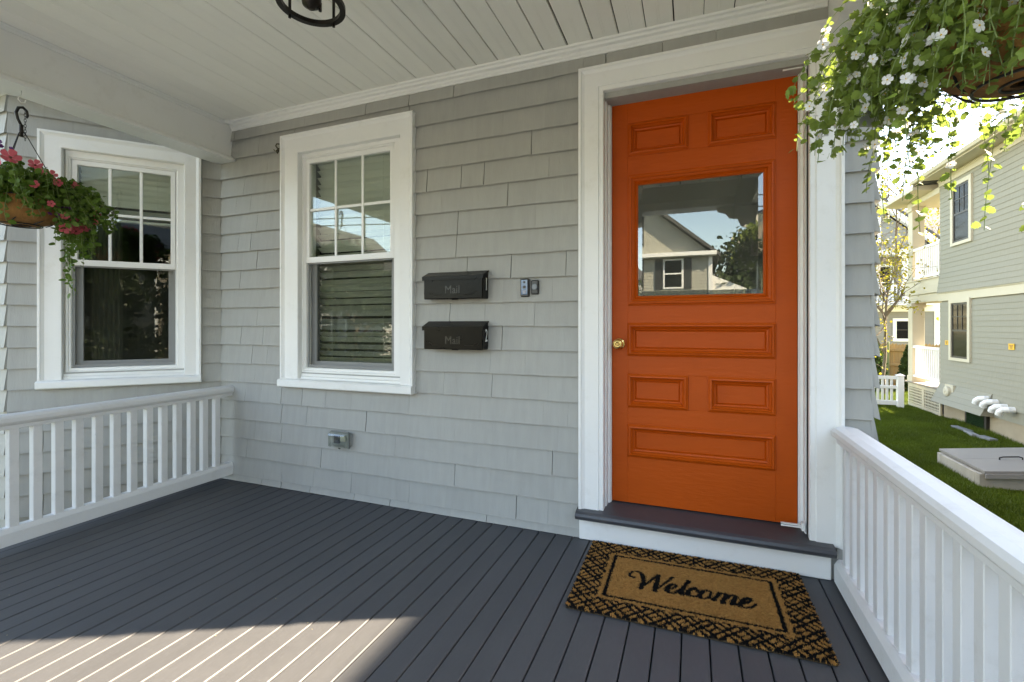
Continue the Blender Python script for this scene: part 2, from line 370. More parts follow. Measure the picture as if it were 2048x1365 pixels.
def blind(label, M, x0, x1, ztop, zbot, y, pitch, tilt, loose=(), stack=0):
    b = thing('window_blind', label, 'blind', tuple(M @ Vector(((x0+x1)/2, y, zbot))))
    MB().box(x0, x1, y-.022, y+.022, ztop, ztop+.045, .003).build('head_rail', M_BLIND, b, M)
    sl = MB()
    ca, sa = math.cos(tilt), math.sin(tilt)
    prof = [(-.025, 0), (-.012, .0022), (0, .003), (.012, .0022), (.025, 0), (.025, -.0022), (0, .0006), (-.025, -.0022)]
    sl.prism([(p*ca-q*sa, p*sa+q*ca) for p, q in prof], 'x', x0+.004, x1-.004); sm = sl.mesh('slat', M_BLIND)
    z = ztop-.02; r = random.Random(9); i = 0
    while z > zbot+.02:
        lnk('slat', sm, M @ Matrix.Translation((0, y+r.uniform(-.001, .001), z)) @ Matrix.Rotation(R(loose[i % len(loose)] if loose else 0), 4, 'X') @ Matrix.Rotation(r.uniform(-.0025, .0025), 4, 'Y'), b)
        z -= pitch*(1.0); i += 1
    for q in range(stack):
        z -= .006; lnk('slat', sm, M @ Matrix.Translation((0, y, z)) @ Matrix.Rotation(-tilt, 4, 'X'), b)
    MB().box(x0, x1, y-.02, y+.02, z-.035, z-.018, .002).build('bottom_rail', M_BLIND, b, M)
    cd = MB()
    for t in (.2, .8): cd.tube([(x0+(x1-x0)*t, y-.028, ztop), (x0+(x1-x0)*t, y-.028, z-.02)], .0011, 4)
    cd.build('cord', M_BLIND, b, M)
blind('sage white slatted blind lowered behind the window by the mailboxes', Matrix.Identity(4), -2.40, -1.71, 2.20, .845, .118, .0435, R(-43), loose=[0, 4, -3, 2, -5, 0, 3, 8, -2, 5, -4, 12, 0, 6, 2])
blind('half raised blind behind the window of the angled bay', MBAY, .31, .84, 2.16, 1.90, .122, .040, R(-60), stack=9)
# curtains behind the bay window
cu = MB(); n = 26; vs = []
for i in range(n+1):
    x = .33+.17*i/n; y = .24+.018*math.sin(i*1.5); vs += [(x, y, .45), (x, y, 2.2)]
cu.add(vs, [(2*i, 2*i+2, 2*i+3, 2*i+1) for i in range(n)])
cur = cu.build('curtain', M_CURT, None, MBAY, True); tag(cur, 'dark curtain hanging inside the bay window', 'curtain')

# door casing, threshold, riser
cas = MB(); zb = .150
X0, X1, ZT = -.548, .600, 2.416
def cp(i, y): return (X0+i, X1-i, ZT-i*1.0, y)
cas.usweep([cp(0, .004), cp(0, -.046), cp(.012, -.046), cp(.018, -.039), cp(.030, -.033), cp(.100, -.033), cp(.103, -.028), cp(.122, -.028), cp(.125, -.024), cp(.125, .030),
            cp(.131, .030), cp(.131, .076), cp(.140, .080), cp(.143, .090), cp(.146, .092), cp(.146, .150)], zb)
cas.build('door_casing', M_WH, HOUSE)
th = MB(); th.prism([(.16, .172), (.10, .170), (-.03, .163), (-.070, .160), (-.086, .153), (-.092, .141), (-.088, .127), (-.076, .119), (-.03, .116), (.16, .116)], 'x', -.556, .561)
th.build('threshold', M_TH, HOUSE)
MB().box(-.548, .556, -.028, .02, .002, .117, .003).build('riser', M_WH, HOUSE)

# the orange door
door = MB(); DL, DR, DB, DT = -.400, .452, .176, 2.268; Y = .100
Dm = rot((0, 0, 0), 0)
panels = [(-.317, -.022, 1.985, 2.155), (.068, .364, 1.985, 2.155), (-.318, .363, 1.205, 1.884), (-.319, .363, .945, 1.113), (-.319, -.024, .677, .849), (.069, .363, .677, .849), (-.319, .363, .418, .586)]
# stiles and rails between the panel openings
def dbox(x0, x1, z0, z1): door.box(x0, x1, Y, Y+.045, z0, z1, .0012)
dbox(DL, -.3185, DB, DT); dbox(.3635, DR, DB, DT)
for z0, z1 in ((DB, .418), (.586, .677), (.849, .945), (1.113, 1.205), (1.884, 1.985), (2.155, DT)): dbox(-.3185, .3635, z0, z1)
dbox(-.022, .069, .677, .849); dbox(-.022, .069, 1.985, 2.155)
door = door.build('door', M_OR, HOUSE); tag(door, 'orange panelled front door with one glass pane')
for i, (a, b, z0, z1) in enumerate(panels):
    def q(o, y): return (a+o, b-o, z0+o, z1-o, Y+y*1.45)
    if i == 2:
        p = MB().ring([q(-.002, 0), q(-.002, -.004), q(.006, -.006), q(.010, -.011), q(.018, -.012), q(.022, -.006), q(.030, -.003), q(.036, .004), q(.040, .002), q(.050, .010), q(.052, .02)])
        p.build('glass_moulding', M_OR, door)
        a, b, z0, z1 = -.268, .313, 1.255, 1.834
        g = MB().ring([q(-.006, .012), q(0, .0105), q(.022, .0065), q(.0221, .0065)], True); g.ring([q(-.006, .016), q(-.005, .016)], True)
        g = g.build('glass_pane', M_GLD, door)
    else:
        p = MB().ring([q(-.002, 0), q(-.002, -.003), q(.004, -.006), q(.009, -.010), q(.016, -.011), q(.020, -.004), q(.026, .000), q(.029, .006), q(.036, .008), q(.040, .014), q(.044, .012), q(.046, .012)], True)
        p.build('panel', M_OR, door)
kx, kz = -.362, 1.005
kn = MB().lathe([(.0, 0), (.031, 0), (.031, -.004), (.027, -.009), (.015, -.012), (.012, -.030), (.014, -.034), (.022, -.040), (.026, -.050), (.0262, -.058), (.023, -.067), (.015, -.071), (.011, -.0715), (.0105, -.069), (0, -.069)], 32, (kx, Y, kz), 'y')
kn = kn.build('door_knob', M_BR, door, smooth=True)
kc = MB().lathe([(0, -.069), (.0085, -.070), (.0085, -.0735), (0, -.0735)], 16, (kx, Y, kz), 'y'); kc.box(kx-.0012, kx+.0012, Y-.0742, Y-.073, kz-.005, kz+.004)
kc.build('lock_cylinder', mat('brass_dark', (.45, .31, .12), .35, 1.0), door)
# rubbed storm-door closer brackets left on the frame
for (x, z, s) in ((.448, .196, 1), (.455, 2.262, -1)):
    b = MB(); b.box(x-.075, x+.006, .020, .030, z-.004, z+.002, .001); b.box(x-.075, x+.012, .020, .034, z+.006, z+.010, .001); b.box(x+.006, x+.022, .018, .05, z-.016, z+.020, .002)
    b.tube([(x+.013, .016, z-.010), (x+.013, .022, z-.010)], .003, 8); b.tube([(x+.013, .016, z+.014), (x+.013, .022, z+.014)], .003, 8)
    b.build('closer_bracket', M_WH, HOUSE)

# ------------------------------------------------------------------ the porch
PORCH = thing('porch', 'covered porch with dark grey deck boards and white boarded ceiling', 'porch', (-1.2, -1.2, GZ))
PX0, PX1, PY = -3.30, .74, -2.78
deck = MB().box(PX0, PX1, PY+.02, -.002, -.28, -.045); deck.box(PX0, PX1, PY, PY+.02, -.28, -.004)
for x in (PX0+.2, -1.3, PX1-.2):
    for y in (-2.6, -.4): deck.box(x-.08, x+.08, y-.08, y+.08, GZ-.2, -.28)
deck = deck.build('deck', M_DARK, PORCH); tag(deck, 'dark grey composite deck floor of the porch')
BP = .0911; bw = .0862
bm = MB().box(0, bw, PY-.02, -.006, -.028, 0, .0028).mesh('board', M_DK)
x = -.219-BP*34+.0018
while x < PX1-.02:
    lnk('board', bm, Matrix.Translation((x, 0, rnd.uniform(-.0006, .0006))), deck); x += BP
CP = .1295; CZ = 2.545
ceil = MB().box(-3.2, .72, -2.9, -.0, CZ+.016, CZ+.06).build('ceiling', M_DARK, PORCH)
def cboard(g):
    w = CP-g; b = .008; mid = w/2
    pr = [(0, CZ+.014), (0, CZ+.002), (.002, CZ), (mid-b, CZ), (mid-b+.0025, CZ+.0010), (mid-b+.005, CZ), (mid+b-.005, CZ), (mid+b-.0025, CZ+.0010), (mid+b, CZ), (w-b, CZ), (w-b+.003, CZ+.0010), (w-.003, CZ), (w, CZ+.002), (w, CZ+.014)]
    return MB().prism(pr, 'y', -2.9, -.004).mesh('ceiling_board', M_CE)
CB = [cboard(g) for g in (.0014, .0030, .0048, .0068, .0095)]
x = -1.117-CP*16; r = random.Random(4); i = 0
while x < .66:
    t = (x+3.2)/3.8
    wts = [3, 3, 1.5, .4, 0] if t < .45 else ([1, 2, 3, 1, .3] if t < .62 else [.2, .8, 2, 3, 1.2])
    lnk('ceiling_board', r.choices(CB, wts)[0], Matrix.Translation((x, 0, r.uniform(-.0006, .0006))), ceil); x += CP
cr = MB().prism([(0, 2.488), (-.016, 2.488), (-.018, 2.498), (-.026, 2.504), (-.028, 2.514), (-.042, 2.520), (-.046, 2.530), (-.056, 2.534), (-.058, CZ-.0005), (0, CZ-.0005)], 'x', -3.068, .545)
cr.build('crown_moulding', M_WH, PORCH)
def beam(x0, x1, ya, yb, inner):
    b = MB(); b.box(x0, x1, ya, yb, 2.302, 2.75, .002)
    b.prism([(x0-.030, 2.272), (x1+.030, 2.272), (x1+.030, 2.290), (x1+.016, 2.298), (x1+.010, 2.306), (x1-.001, 2.308), (x0+.001, 2.308), (x0-.010, 2.306), (x0-.016, 2.298), (x0-.030, 2.290)], 'y', ya, yb)
    xi = x1 if inner > 0 else x0; s = inner
    b.prism([(xi-.002*s, CZ-.001), (xi+.018*s, CZ-.001), (xi+.018*s, CZ-.010), (xi+.008*s, CZ-.016), (xi+.006*s, CZ-.028), (xi-.002*s, CZ-.03)], 'y', ya, yb-.06)
    return b.build('beam', M_WH, PORCH)
beam(-3.19, -3.075, -2.50, -.003, 1); beam(.548, .690, -2.50, -.003, -1)
fb = MB().box(-3.3, .80, -2.53, -2.38, 2.302, 2.75, .002); fb.box(-3.33, .83, -2.56, -2.35, 2.272, 2.300, .004); fb.build('beam', M_WH, PORCH)
rf = MB(); rf.prism([(-2.95, 2.66), (-2.95, 2.76), (.02, 3.45), (.02, 2.95)], 'x', -3.5, .96); rf.build('porch_roof', mat('asphalt_roof', (.06, .06, .062), .9, var=.1), PORCH)
M_RAILP = mat('rail_paint', (0.66, 0.66, 0.655), 0.45, var=0.03, vscale=4, bump=0.2, bscale=26, rnd_obj=0.03, spec=0.2, dirt=((0.42, 0.40, 0.36), 12, 0.3))
for px in (-3.13, .618):
    p = MB(); py = -2.455
    p.box(px-.06, px+.06, py-.06, py+.06, -.002, .80, .006); p.box(px-.06, px+.06, py-.06, py+.06, 1.95, 2.272, .006)
    p.lathe([(.058, .80), (.058, .82), (.042, .84), (.054, .87), (.046, .90), (.040, 1.10), (.048, 1.40), (.042, 1.70), (.036, 1.84), (.052, 1.87), (.040, 1.90), (.058, 1.93), (.058, 1.95)], 18, (px, py, 0))
    p = p.build('post', M_WH, PORCH)
    s = 1 if px < -1 else -1
    q = [(0, 2.27), (.34*s, 2.27), (.33*s, 2.235), (.26*s, 2.21), (.22*s, 2.16), (.15*s, 2.15), (.12*s, 2.08), (.06*s, 2.05), (.04*s, 1.98), (0, 1.97)]
    MB().prism([(px+.06*s+u, z) for u, z in q], 'y', py-.018, py+.018).build('bracket', M_WH, p)

def railing(label, xc, y0, y1, zt0, zt1, w, zb0, zb1, pitch, yfirst, bw):
    t = thing('porch_railing', label, 'railing', (xc, (y0+y1)/2, 0))
    h = w/2
    MB().prism([(xc-h*.62, zt0), (xc+h*.62, zt0), (xc+h*.66, zt0+.018), (xc+h*.86, zt0+.026), (xc+h, zt0+.036), (xc+h, zt1-.018), (xc+h*.8, zt1-.006), (xc+h*.3, zt1), (xc-h*.3, zt1), (xc-h*.8, zt1-.006), (xc-h, zt1-.018), (xc-h, zt0+.036), (xc-h*.86, zt0+.026), (xc-h*.66, zt0+.018)], 'y', y0, y1).build('top_rail', M_RAILP, t)
    hb = h*.78
    MB().prism([(xc-hb, zb0), (xc+hb, zb0), (xc+hb, zb1-.024), (xc+hb*.74, zb1-.006), (xc+hb*.6, zb1), (xc-hb*.6, zb1), (xc-hb*.74, zb1-.006), (xc-hb, zb1-.024)], 'y', y0, y1).build('bottom_rail', M_RAILP, t)
    bl = MB().box(-bw/2, bw/2, -bw/2, bw/2, zb1-.004, zt0+.004, .0022).mesh('baluster', M_RAILP)
    y = yfirst; rr = random.Random(int(xc*100))
    while y > y1+.06:
        lnk('baluster', bl, Matrix.Translation((xc+rr.uniform(-.001, .001), y+rr.uniform(-.0015, .0015), 0)) @ Matrix.Rotation(rr.uniform(-.02, .02), 4, 'Z'), t); y -= pitch
    return t
railing('white porch railing in front of the angled bay', -3.085, -.014, -2.395, .602, .674, .078, .045, .128, .0865, -.122, .037)
railing('white porch railing beside the doormat overlooking the lawn', .602, -.050, -2.395, .602, .674, .106, .012, .108, .0885, -.105, .040)

# ------------------------------------------------------------------ text helper
def text_mesh(body, size, extrude, m, sx=1.0):
    cu = bpy.data.curves.new('lettering', 'FONT'); cu.body = body; cu.size = size; cu.extrude = extrude; cu.align_x = 'CENTER'; cu.align_y = 'CENTER'
    o = bpy.data.objects.new('lettering', cu); COL.objects.link(o)
    dg = bpy.context.evaluated_depsgraph_get(); me = bpy.data.meshes.new_from_object(o.evaluated_get(dg))
    bpy.data.objects.remove(o); bpy.data.curves.remove(cu)
    me.transform(Matrix.Diagonal((sx, 1, 1, 1))); me.materials.clear(); me.materials.append(m); me.name = 'lettering'
    return me
FRONT = Matrix.Rotation(R(90), 4, 'X')                      # xy text -> stands in xz, facing -y
RIGHT = Matrix.Rotation(R(90), 4, 'Z') @ FRONT              # facing +x

# ------------------------------------------------------------------ mailboxes
M_EMB = mat('mailbox_embossing', (0.016, 0.014, 0.010), 0.3, 0.0)
def mailbox(z0, num, label):
    x0, x1, d, h = -1.436, -1.066, .092, .128
    t = thing('mailbox', label, 'mailbox', ((x0+x1)/2, -.05, z0))
    MB().box(x0, x1, -d, -.012, z0, z0+h, .004).build('body', M_MBX, t)
    zf, zk = z0+h-.012, z0+h+.030
    l = MB(); l.prism([(-d-.009, zf-.010), (-d-.009, zf+.012), (-.030, zk), (-.012, zk+.002), (-.012, zk-.008), (-.034, zk-.006), (-d-.004, zf+.006), (-d-.004, zf-.010)], 'x', x0-.006, x1+.005)
    l.prism([(-d+.002, z0+h-.004), (-d+.002, z0+h), (-.03, zk-.008), (-.013, zk-.008), (-.013, z0+h-.004)], 'x', x1-.004, x1+.0005)
    l.prism([(-d+.002, z0+h-.004), (-d+.002, z0+h), (-.03, zk-.008), (-.013, zk-.008), (-.013, z0+h-.004)], 'x', x0-.0005, x0+.004)
    l.build('lid', M_MBX, t)
    # pressed border line and raised word on the front
    b = MB(); y = -d-.0012; zz = z0+.024; xc = (x0+x1)/2
    for s in (-1, 1):
        pts = [(xc+s*.075, y, zz), (xc+s*.128, y, zz), (xc+s*.136, y, zz+.010), (xc+s*.150, y, zz+.014)]
        if s < 0: pts = pts[::-1]
        b.tube(pts, .0013, 5)
    b.build('pressed_border', M_EMB, t)
    lnk('lettering', text_mesh('Mail', .062, .0012, M_EMB, .95), Matrix.Translation((xc, -d-.0008, z0+.050)) @ FRONT, t)
    lnk('number', text_mesh(num, .100, .0006, M_NUM, .62), Matrix.Translation((x1+.0016, -.045, z0+.076)) @ RIGHT, t)
    MB().tube([(xc-.02, -d+.03, z0-.002), (xc+.02, -d+.03, z0-.002)], .003, 6).build('screw', M_MBX, t)
mailbox(1.250, '1', 'dark bronze mailbox numbered 1 above the other mailbox')
mailbox(.967, '2', 'dark bronze mailbox numbered 2 under the other mailbox')

# ------------------------------------------------------------------ doorbells
M_BLK = mat('black_plastic', (.012, .012, .013), .28)
M_BLUE = mat('blue_camera_face', (.035, .10, .24), .15, coat=.5)
M_BTN = mat('bell_button', (.08, .10, .13), .3, coat=.4)
t = thing('doorbell_camera', 'black video doorbell with blue face beside the door', 'doorbell', (-.845, -.012, 1.255))
MB().box(-.868, -.822, -.036, -.012, 1.256, 1.353, .004).build('housing', M_BLK, t)
MB().box(-.863, -.827, -.0385, -.0355, 1.268, 1.347, .001).build('face_plate', M_BLUE, t)
for z, r_ in ((1.334, .006), (1.308, .0085)): MB().lathe([(0, -.0383), (r_, -.0383), (r_, -.0405), (r_*.5, -.0415), (0, -.0415)], 16, (-.845, 0, z), 'y').build('lens', M_BLK, t)
MB().box(-.853, -.837, -.0398, -.0384, 1.272, 1.290, .0005).build('motion_window', mat('pale_sensor', (.25, .27, .34), .3), t)
t = thing('doorbell_button', 'small black doorbell button beside the video doorbell', 'doorbell', (-.789, -.012, 1.268))
MB().box(-.811, -.769, -.028, -.012, 1.268, 1.345, .005).build('housing', M_BLK, t)
MB().lathe([(0, -.0275), (.0165, -.0275), (.0165, -.031), (.0145, -.0325), (0, -.0325)], 24, (-.790, 0, 1.308), 'y').build('button', M_BTN, t)

# ------------------------------------------------------------------ outdoor socket
t = thing('outdoor_outlet', 'grey outdoor power outlet with clear bubble cover low on the wall', 'outlet', (-2.08, -.02, .335))
MB().box(-2.150, -2.004, -.034, -.011, .340, .420, .004).build('back_box', mat('grey_socket_box', (.30, .32, .31), .5), t)
MB().box(-2.125, -2.082, -.048, -.034, .356, .405, .002).build('socket_black', M_BLK, t)
MB().box(-2.074, -2.034, -.050, -.034, .372, .406, .003).build('socket_white', mat('ivory_plug', (.62, .60, .48), .4), t)
bb = MB().ring([(-2.158, -2.006, .332, .428, -.034), (-2.158, -2.006, .332, .428, -.040), (-2.150, -2.014, .338, .420, -.070), (-2.140, -2.022, .346, .410, -.078)], True)
bb.build('bubble_cover', M_BUB, t)
hg = MB().tube([(-2.150, -.040, .429), (-2.014, -.040, .429)], .004, 8); hg.box(-2.012, -2.004, -.050, -.034, .330, .430, .001); hg.box(-2.09, -2.08, -.05, -.034, .322, .332, .001)
hg.build('hinge', mat('grey_plastic', (.16, .17, .16), .5), t)

# ------------------------------------------------------------------ little wall hook left of the window
hk = MB(); hx, hz = -2.622, 2.300
hk.tube([(hx, -.012, hz+.035), (hx-.004, -.030, hz+.030), (hx-.002, -.040, hz+.012), (hx+.006, -.030, hz-.002), (hx, -.018, hz-.014)], .0042, 6)
hk.tube([(hx+.004, -.014, hz+.006), (hx-.010, -.032, hz-.020), (hx-.020, -.040, hz-.010)], .004, 6); hk.tube([(hx, -.016, hz-.01), (hx+.008, -.034, hz-.036), (hx+.004, -.044, hz-.022)], .004, 6)
hk.lathe([(0, -.008), (.013, -.008), (.013, -.013), (0, -.014)], 12, (hx, 0, hz), 'y')
tag(hk.build('wall_hook', mat('tarnished_hook', (.10, .085, .05), .5, .6), smooth=True), 'tarnished metal hook on shingles beside the window top', 'hook')

# ------------------------------------------------------------------ ceiling lantern
LX, LY, LZ = -1.315, -1.060, 2.285
t = thing('ceiling_lamp', 'dark bronze ring ceiling lamp under the porch ceiling', 'lamp', (LX, LY, CZ))
rg = MB(); rr, hw = .110, .010; n = 48
vs = []
for k in range(n):
    a = 2*math.pi*k/n
    for r_, z in ((rr-hw, LZ-.006), (rr+hw, LZ-.006), (rr+hw, LZ+.010), (rr-hw, LZ+.010)): vs.append((LX+r_*math.cos(a), LY+r_*math.sin(a), z))
rg.add(vs, [(4*k+j, 4*k+(j+1) % 4, 4*((k+1) % n)+(j+1) % 4, 4*((k+1) % n)+j) for k in range(n) for j in range(4)]); M_BRZ = mat('dark_bronze', (.020, .015, .011), .4, .5)
rg.build('ring', M_BRZ, t, smooth=False)
for k in range(4):
    a = R(87+90*k); x, y = LX+rr*math.cos(a), LY+rr*math.sin(a)
    MB().tube([(x, y, LZ-.018), (x, y, LZ-.016), (x, y, CZ-.03), (LX+.04*math.cos(a), LY+.04*math.sin(a), CZ-.012)], .0055, 8).build('rod', M_BRZ, t)
MB().lathe([(0, CZ), (.075, CZ), (.075, CZ-.012), (.05, CZ-.024), (.02, CZ-.03), (.014, CZ-.17), (.026, CZ-.18), (.034, CZ-.205), (.036, CZ-.235), (.030, CZ-.262), (.016, CZ-.268), (.012, CZ-.275), (0, CZ-.275)], 28, (LX, LY, 0)).build('canopy', M_BRZ, t, smooth=True)
MB().tube([(LX+.018, LY+.026, LZ+.02), (LX+.018, LY+.026, LZ-.012)], .006, 8).build('switch', M_BRZ, t)

# ------------------------------------------------------------------ doormat: coir pile with the print in the pile
MATC = (-.016, -.333); MATA = R(.6); MW, MH = .895, .585
strokes = {
 'W1': [(-.218, .009), (-.229, .005), (-.24, .014), (-.24, .033), (-.23, .052), (-.213, .06), (-.197, .053), (-.186, .028), (-.181, -.011), (-.184, -.047), (-.186, -.07)],
 'W2': [(-.186, -.07), (-.17, -.033), (-.149, .014), (-.129, .056)], 'W3': [(-.124, .058), (-.126, .004), (-.129, -.033), (-.131, -.071)],
 'W4': [(-.131, -.071), (-.109, -.028), (-.087, .019), (-.065, .061)],
 'e': [(-.078, -.037), (-.061, -.022), (-.049, .002), (-.056, .009), (-.072, -.002), (-.084, -.03), (-.084, -.053), (-.071, -.065), (-.052, -.052), (-.033, -.022)],
 'l': [(-.001, .057), (-.017, .006), (-.031, -.042), (-.029, -.058), (-.018, -.053), (-.002, -.028)],
 'c': [(.029, -.016), (.034, .003), (.024, .009), (.007, -.008), (-.003, -.034), (.001, -.054), (.018, -.057), (.037, -.044)],
 'o': [(.07, .008), (.052, -.008), (.041, -.037), (.048, -.057), (.065, -.052), (.081, -.027), (.084, .001), (.07, .008)],
 'oc': [(.075, -.043), (.088, -.046), (.098, -.034)], 'm1': [(.115, .005), (.104, -.027), (.093, -.057)],
 'm2': [(.101, -.036), (.119, -.002), (.136, .009), (.142, -.004), (.133, -.034), (.123, -.062)],
 'm3': [(.133, -.037), (.151, -.003), (.168, .007), (.175, -.005), (.164, -.039), (.16, -.058), (.168, -.06), (.182, -.048)],
 'e2': [(.19, -.046), (.209, -.032), (.231, -.002), (.225, .01), (.21, -.003), (.19, -.039), (.189, -.062), (.205, -.069), (.226, -.054), (.243, -.03)]}
def smooth_line(p, n=8):
    p = np.array(p); out = []
    P = np.vstack([2*p[0]-p[1], p, 2*p[-1]-p[-2]])
    for i in range(1, len(P)-2):
        for t in np.linspace(0, 1, n, endpoint=False):
            a, b, c, d = P[i-1], P[i], P[i+1], P[i+2]
            out.append(.5*((2*b)+(-a+c)*t+(2*a-5*b+4*c-d)*t*t+(-a+3*b-3*c+d)*t**3))
    out.append(p[-1]); return np.array(out)
def print_mask(U, V):
    black = np.zeros(U.shape, bool)
    fx, fy = np.abs(U), np.abs(V)
    fw = .006
    black |= ((np.abs(fx-.322) < fw*1.3) & (fy < .172+fw)) | ((np.abs(fy-.172) < fw) & (fx < .322+fw))
    border = (fx > .352) | (fy > .200)
    P = .100
    a = (U+V*1.0+.02)/P; b = (U-V*1.0+.02)/P
    ai = np.floor(a+.5); bi = np.floor(b+.5); aa = np.abs(a-ai); bb = np.abs(b-bi)
    d, w = .172, .086
    wob = .02*np.sin(a*6.283*2)*0
    la = np.abs(aa-d) < w; lb = np.abs(bb-d) < w
    outer = (aa > d) & (bb > d)
    par = (np.floor(a)+np.floor(b)) % 2 == 0
    split = outer & np.where(par, np.abs(aa-.5) < w*.62, np.abs(bb-.5) < w*.62)
    edge = outer & (np.where(par, bb, aa) < d+w*1.0)
    black |= border & (la | lb | split | edge)
    black |= ((np.abs(fx-.350) < .004) & (fy < .2) & (np.sin(V*6.283/.0575) > .0)) | ((np.abs(fy-.198) < .004) & (fx < .35) & (np.sin(U*6.283/.0575) > .0))
    sel = (fx < .28) & (fy < .12); us, vs_ = U[sel], V[sel]; dm = np.full(us.shape, 9.)
    for k_, p in strokes.items():
        q = smooth_line(p)
        for i in range(len(q)-1):
            A, B = q[i], q[i+1]; dv = B-A; L2 = max(dv@dv, 1e-12); L_ = math.sqrt(L2)
            # broad pen: down-strokes are thick, up-strokes thin
            wd = .0042+.0066*abs(dv[1]/L_)*(1.0 if dv[1] < 0 else .42)
            if k_ in ('W4', 'm1'): wd = .0034+.0052*(i/len(q) if k_ == 'W4' else 1)
            t = np.clip(((us-A[0])*dv[0]+(vs_-A[1])*dv[1])/L2, 0, 1)
            dm = np.minimum(dm, np.hypot(us-A[0]-t*dv[0], vs_-A[1]-t*dv[1])-wd)
    tmp = np.zeros(us.shape, bool); tmp |= dm < 0; black[sel] |= tmp
    return black
MMAT = Matrix.Translation((MATC[0], MATC[1], 0)) @ Matrix.Rotation(MATA, 4, 'Z')
mt = thing('doormat', 'brown coir doormat printed with the word Welcome in black', 'doormat', (MATC[0], MATC[1], 0))
MB().box(-MW/2, MW/2, -MH/2, MH/2, .0008, .007, .002).build('backing', mat('mat_backing', (.05, .032, .014), .95), mt, MMAT)
M_COIR = mat('coir_fibre', (.47, .235, .070), .9, rnd_obj=0, var=.22, vscale=90, spec=.1)
M_COIRB = mat('black_coir_fibre', (.012, .010, .009), .9, var=.3, vscale=90, spec=.1)
g = np.random.default_rng(3); NB = 120000
U = g.uniform(-MW/2, MW/2, NB); V = g.uniform(-MH/2, MH/2, NB)
dk = print_mask(U+g.normal(0, .0009, NB), V+g.normal(0, .0009, NB))
def pile(name, sel, m):
    u, v = U[sel], V[sel]; n = len(u); an = g.uniform(0, 2*np.pi, n); h = g.uniform(.0115, .0165, n); w = .0021
    lean = g.normal(0, .0022, (n, 2))
    edge = np.maximum(np.abs(u)-(MW/2-.01), 0)*.5; lean[:, 0] += np.sign(u)*edge
    base = np.stack([u, v, np.full(n, .005)], 1); dx = np.stack([np.cos(an)*w, np.sin(an)*w, np.zeros(n)], 1)
    top = base.copy(); top[:, 0] += lean[:, 0]; top[:, 1] += lean[:, 1]; top[:, 2] = h
    Vv = np.empty((n*4, 3)); Vv[0::4] = base-dx; Vv[1::4] = base+dx; Vv[2::4] = top+dx*.7; Vv[3::4] = top-dx*.7
    F = np.arange(n*4).reshape(n, 4); o = lnk(name, np_mesh(name, Vv, F, m), MMAT, mt); kind(o, 'stuff')
pile('coir_pile', ~dk, M_COIR); pile('printed_pile', dk, M_COIRB)

# ------------------------------------------------------------------ leaves and flowers
def leaf_shape(kind_):
    if kind_ == 'toothed':
        o = [(0, 0), (.30, .06), (.50, .26), (.38, .36), (.52, .54), (.34, .62), (.32, .84), (.13, .84), (0, 1.0)]
    else:
        o = [(0, 0), (.20, .12), (.34, .34), (.36, .56), (.24, .82), (0, 1.0)]
    pts = [(x, y, -.10*y*y+.10*x) for x, y in o]+[(-x, y, -.10*y*y+.10*x) for x, y in o[-2:0:-1]]
    vs = [(0, .45, -.05)]+pts; n = len(pts)
    return np.array(vs), [(0, 1+i, 1+(i+1) % n) for i in range(n)]
LV, LF = leaf_shape('toothed'); LV2, LF2 = leaf_shape('plain')
def frames(n, g, down=None, spread=1.0):
    """random orientations; columns = x, y(length), z(normal)"""
    y = g.normal(0, 1, (n, 3))*spread
    if down is not None: y = y+down
    y /= np.linalg.norm(y, axis=1, keepdims=True)
    z = g.normal(0, 1, (n, 3))+np.array([0, 0, .8]); z -= y*np.sum(z*y, 1, keepdims=True); z /= np.linalg.norm(z, axis=1, keepdims=True)
    return np.stack([np.cross(y, z), y, z], 2)
def leaf_cloud(name, P, Rm, size, shape, m, parent=None, M=Matrix.Identity(4)):
    lv, lf = shape; k = len(lv); n = len(P)
    V = np.einsum('nij,kj->nki', Rm, lv)*size[:, None, None]+P[:, None, :]
    F = (np.array(lf)[None]+(np.arange(n)*k)[:, None, None]).reshape(-1, 3)
    return kind(lnk(name, np_mesh(name, V.reshape(-1, 3), F, m), M, parent), 'stuff')
M_LF = mat('bacopa_leaf', (.215, .305, .060), .5, transl=.45, rnd_obj=.25, var=.34, vscale=38, spec=.4)
M_LFD = mat('petunia_leaf', (.09, .16, .022), .55, transl=.30, rnd_obj=.2, var=.2, vscale=8, spec=.3)
M_STEM = mat('green_stem', (.14, .19, .06), .6)
M_PET = mat('white_petal', (.80, .80, .80), .6, transl=.35)
M_YEL = mat('yellow_centre', (.65, .42, .03), .6)
M_COCO = mat('coco_liner', (.27, .125, .036), .95, var=.3, vscale=34, bump=.9, bscale=140, stretch=(1, 1, .5))
def flower_mesh(name, m, r=.011, petals=5, cup=.25):
    b = MB()
    for i in range(petals):
        a = 2*math.pi*i/petals; c, s_ = math.cos(a), math.sin(a); hw = math.pi/petals*.92
        pts = [(0, 0, 0)]
        for q, rr in ((-hw, .72), (-hw*.6, .96), (0, 1.0), (hw*.6, .96), (hw, .72)): pts.append((r*rr*math.cos(a+q), r*rr*math.sin(a+q), r*cup*rr*rr))
        b.add(pts, [(0, 1, 2), (0, 2, 3), (0, 3, 4), (0, 4, 5)])
    me = b.mesh(name, m); nf = len(me.polygons)
    me.materials.append(M_YEL)
    return me
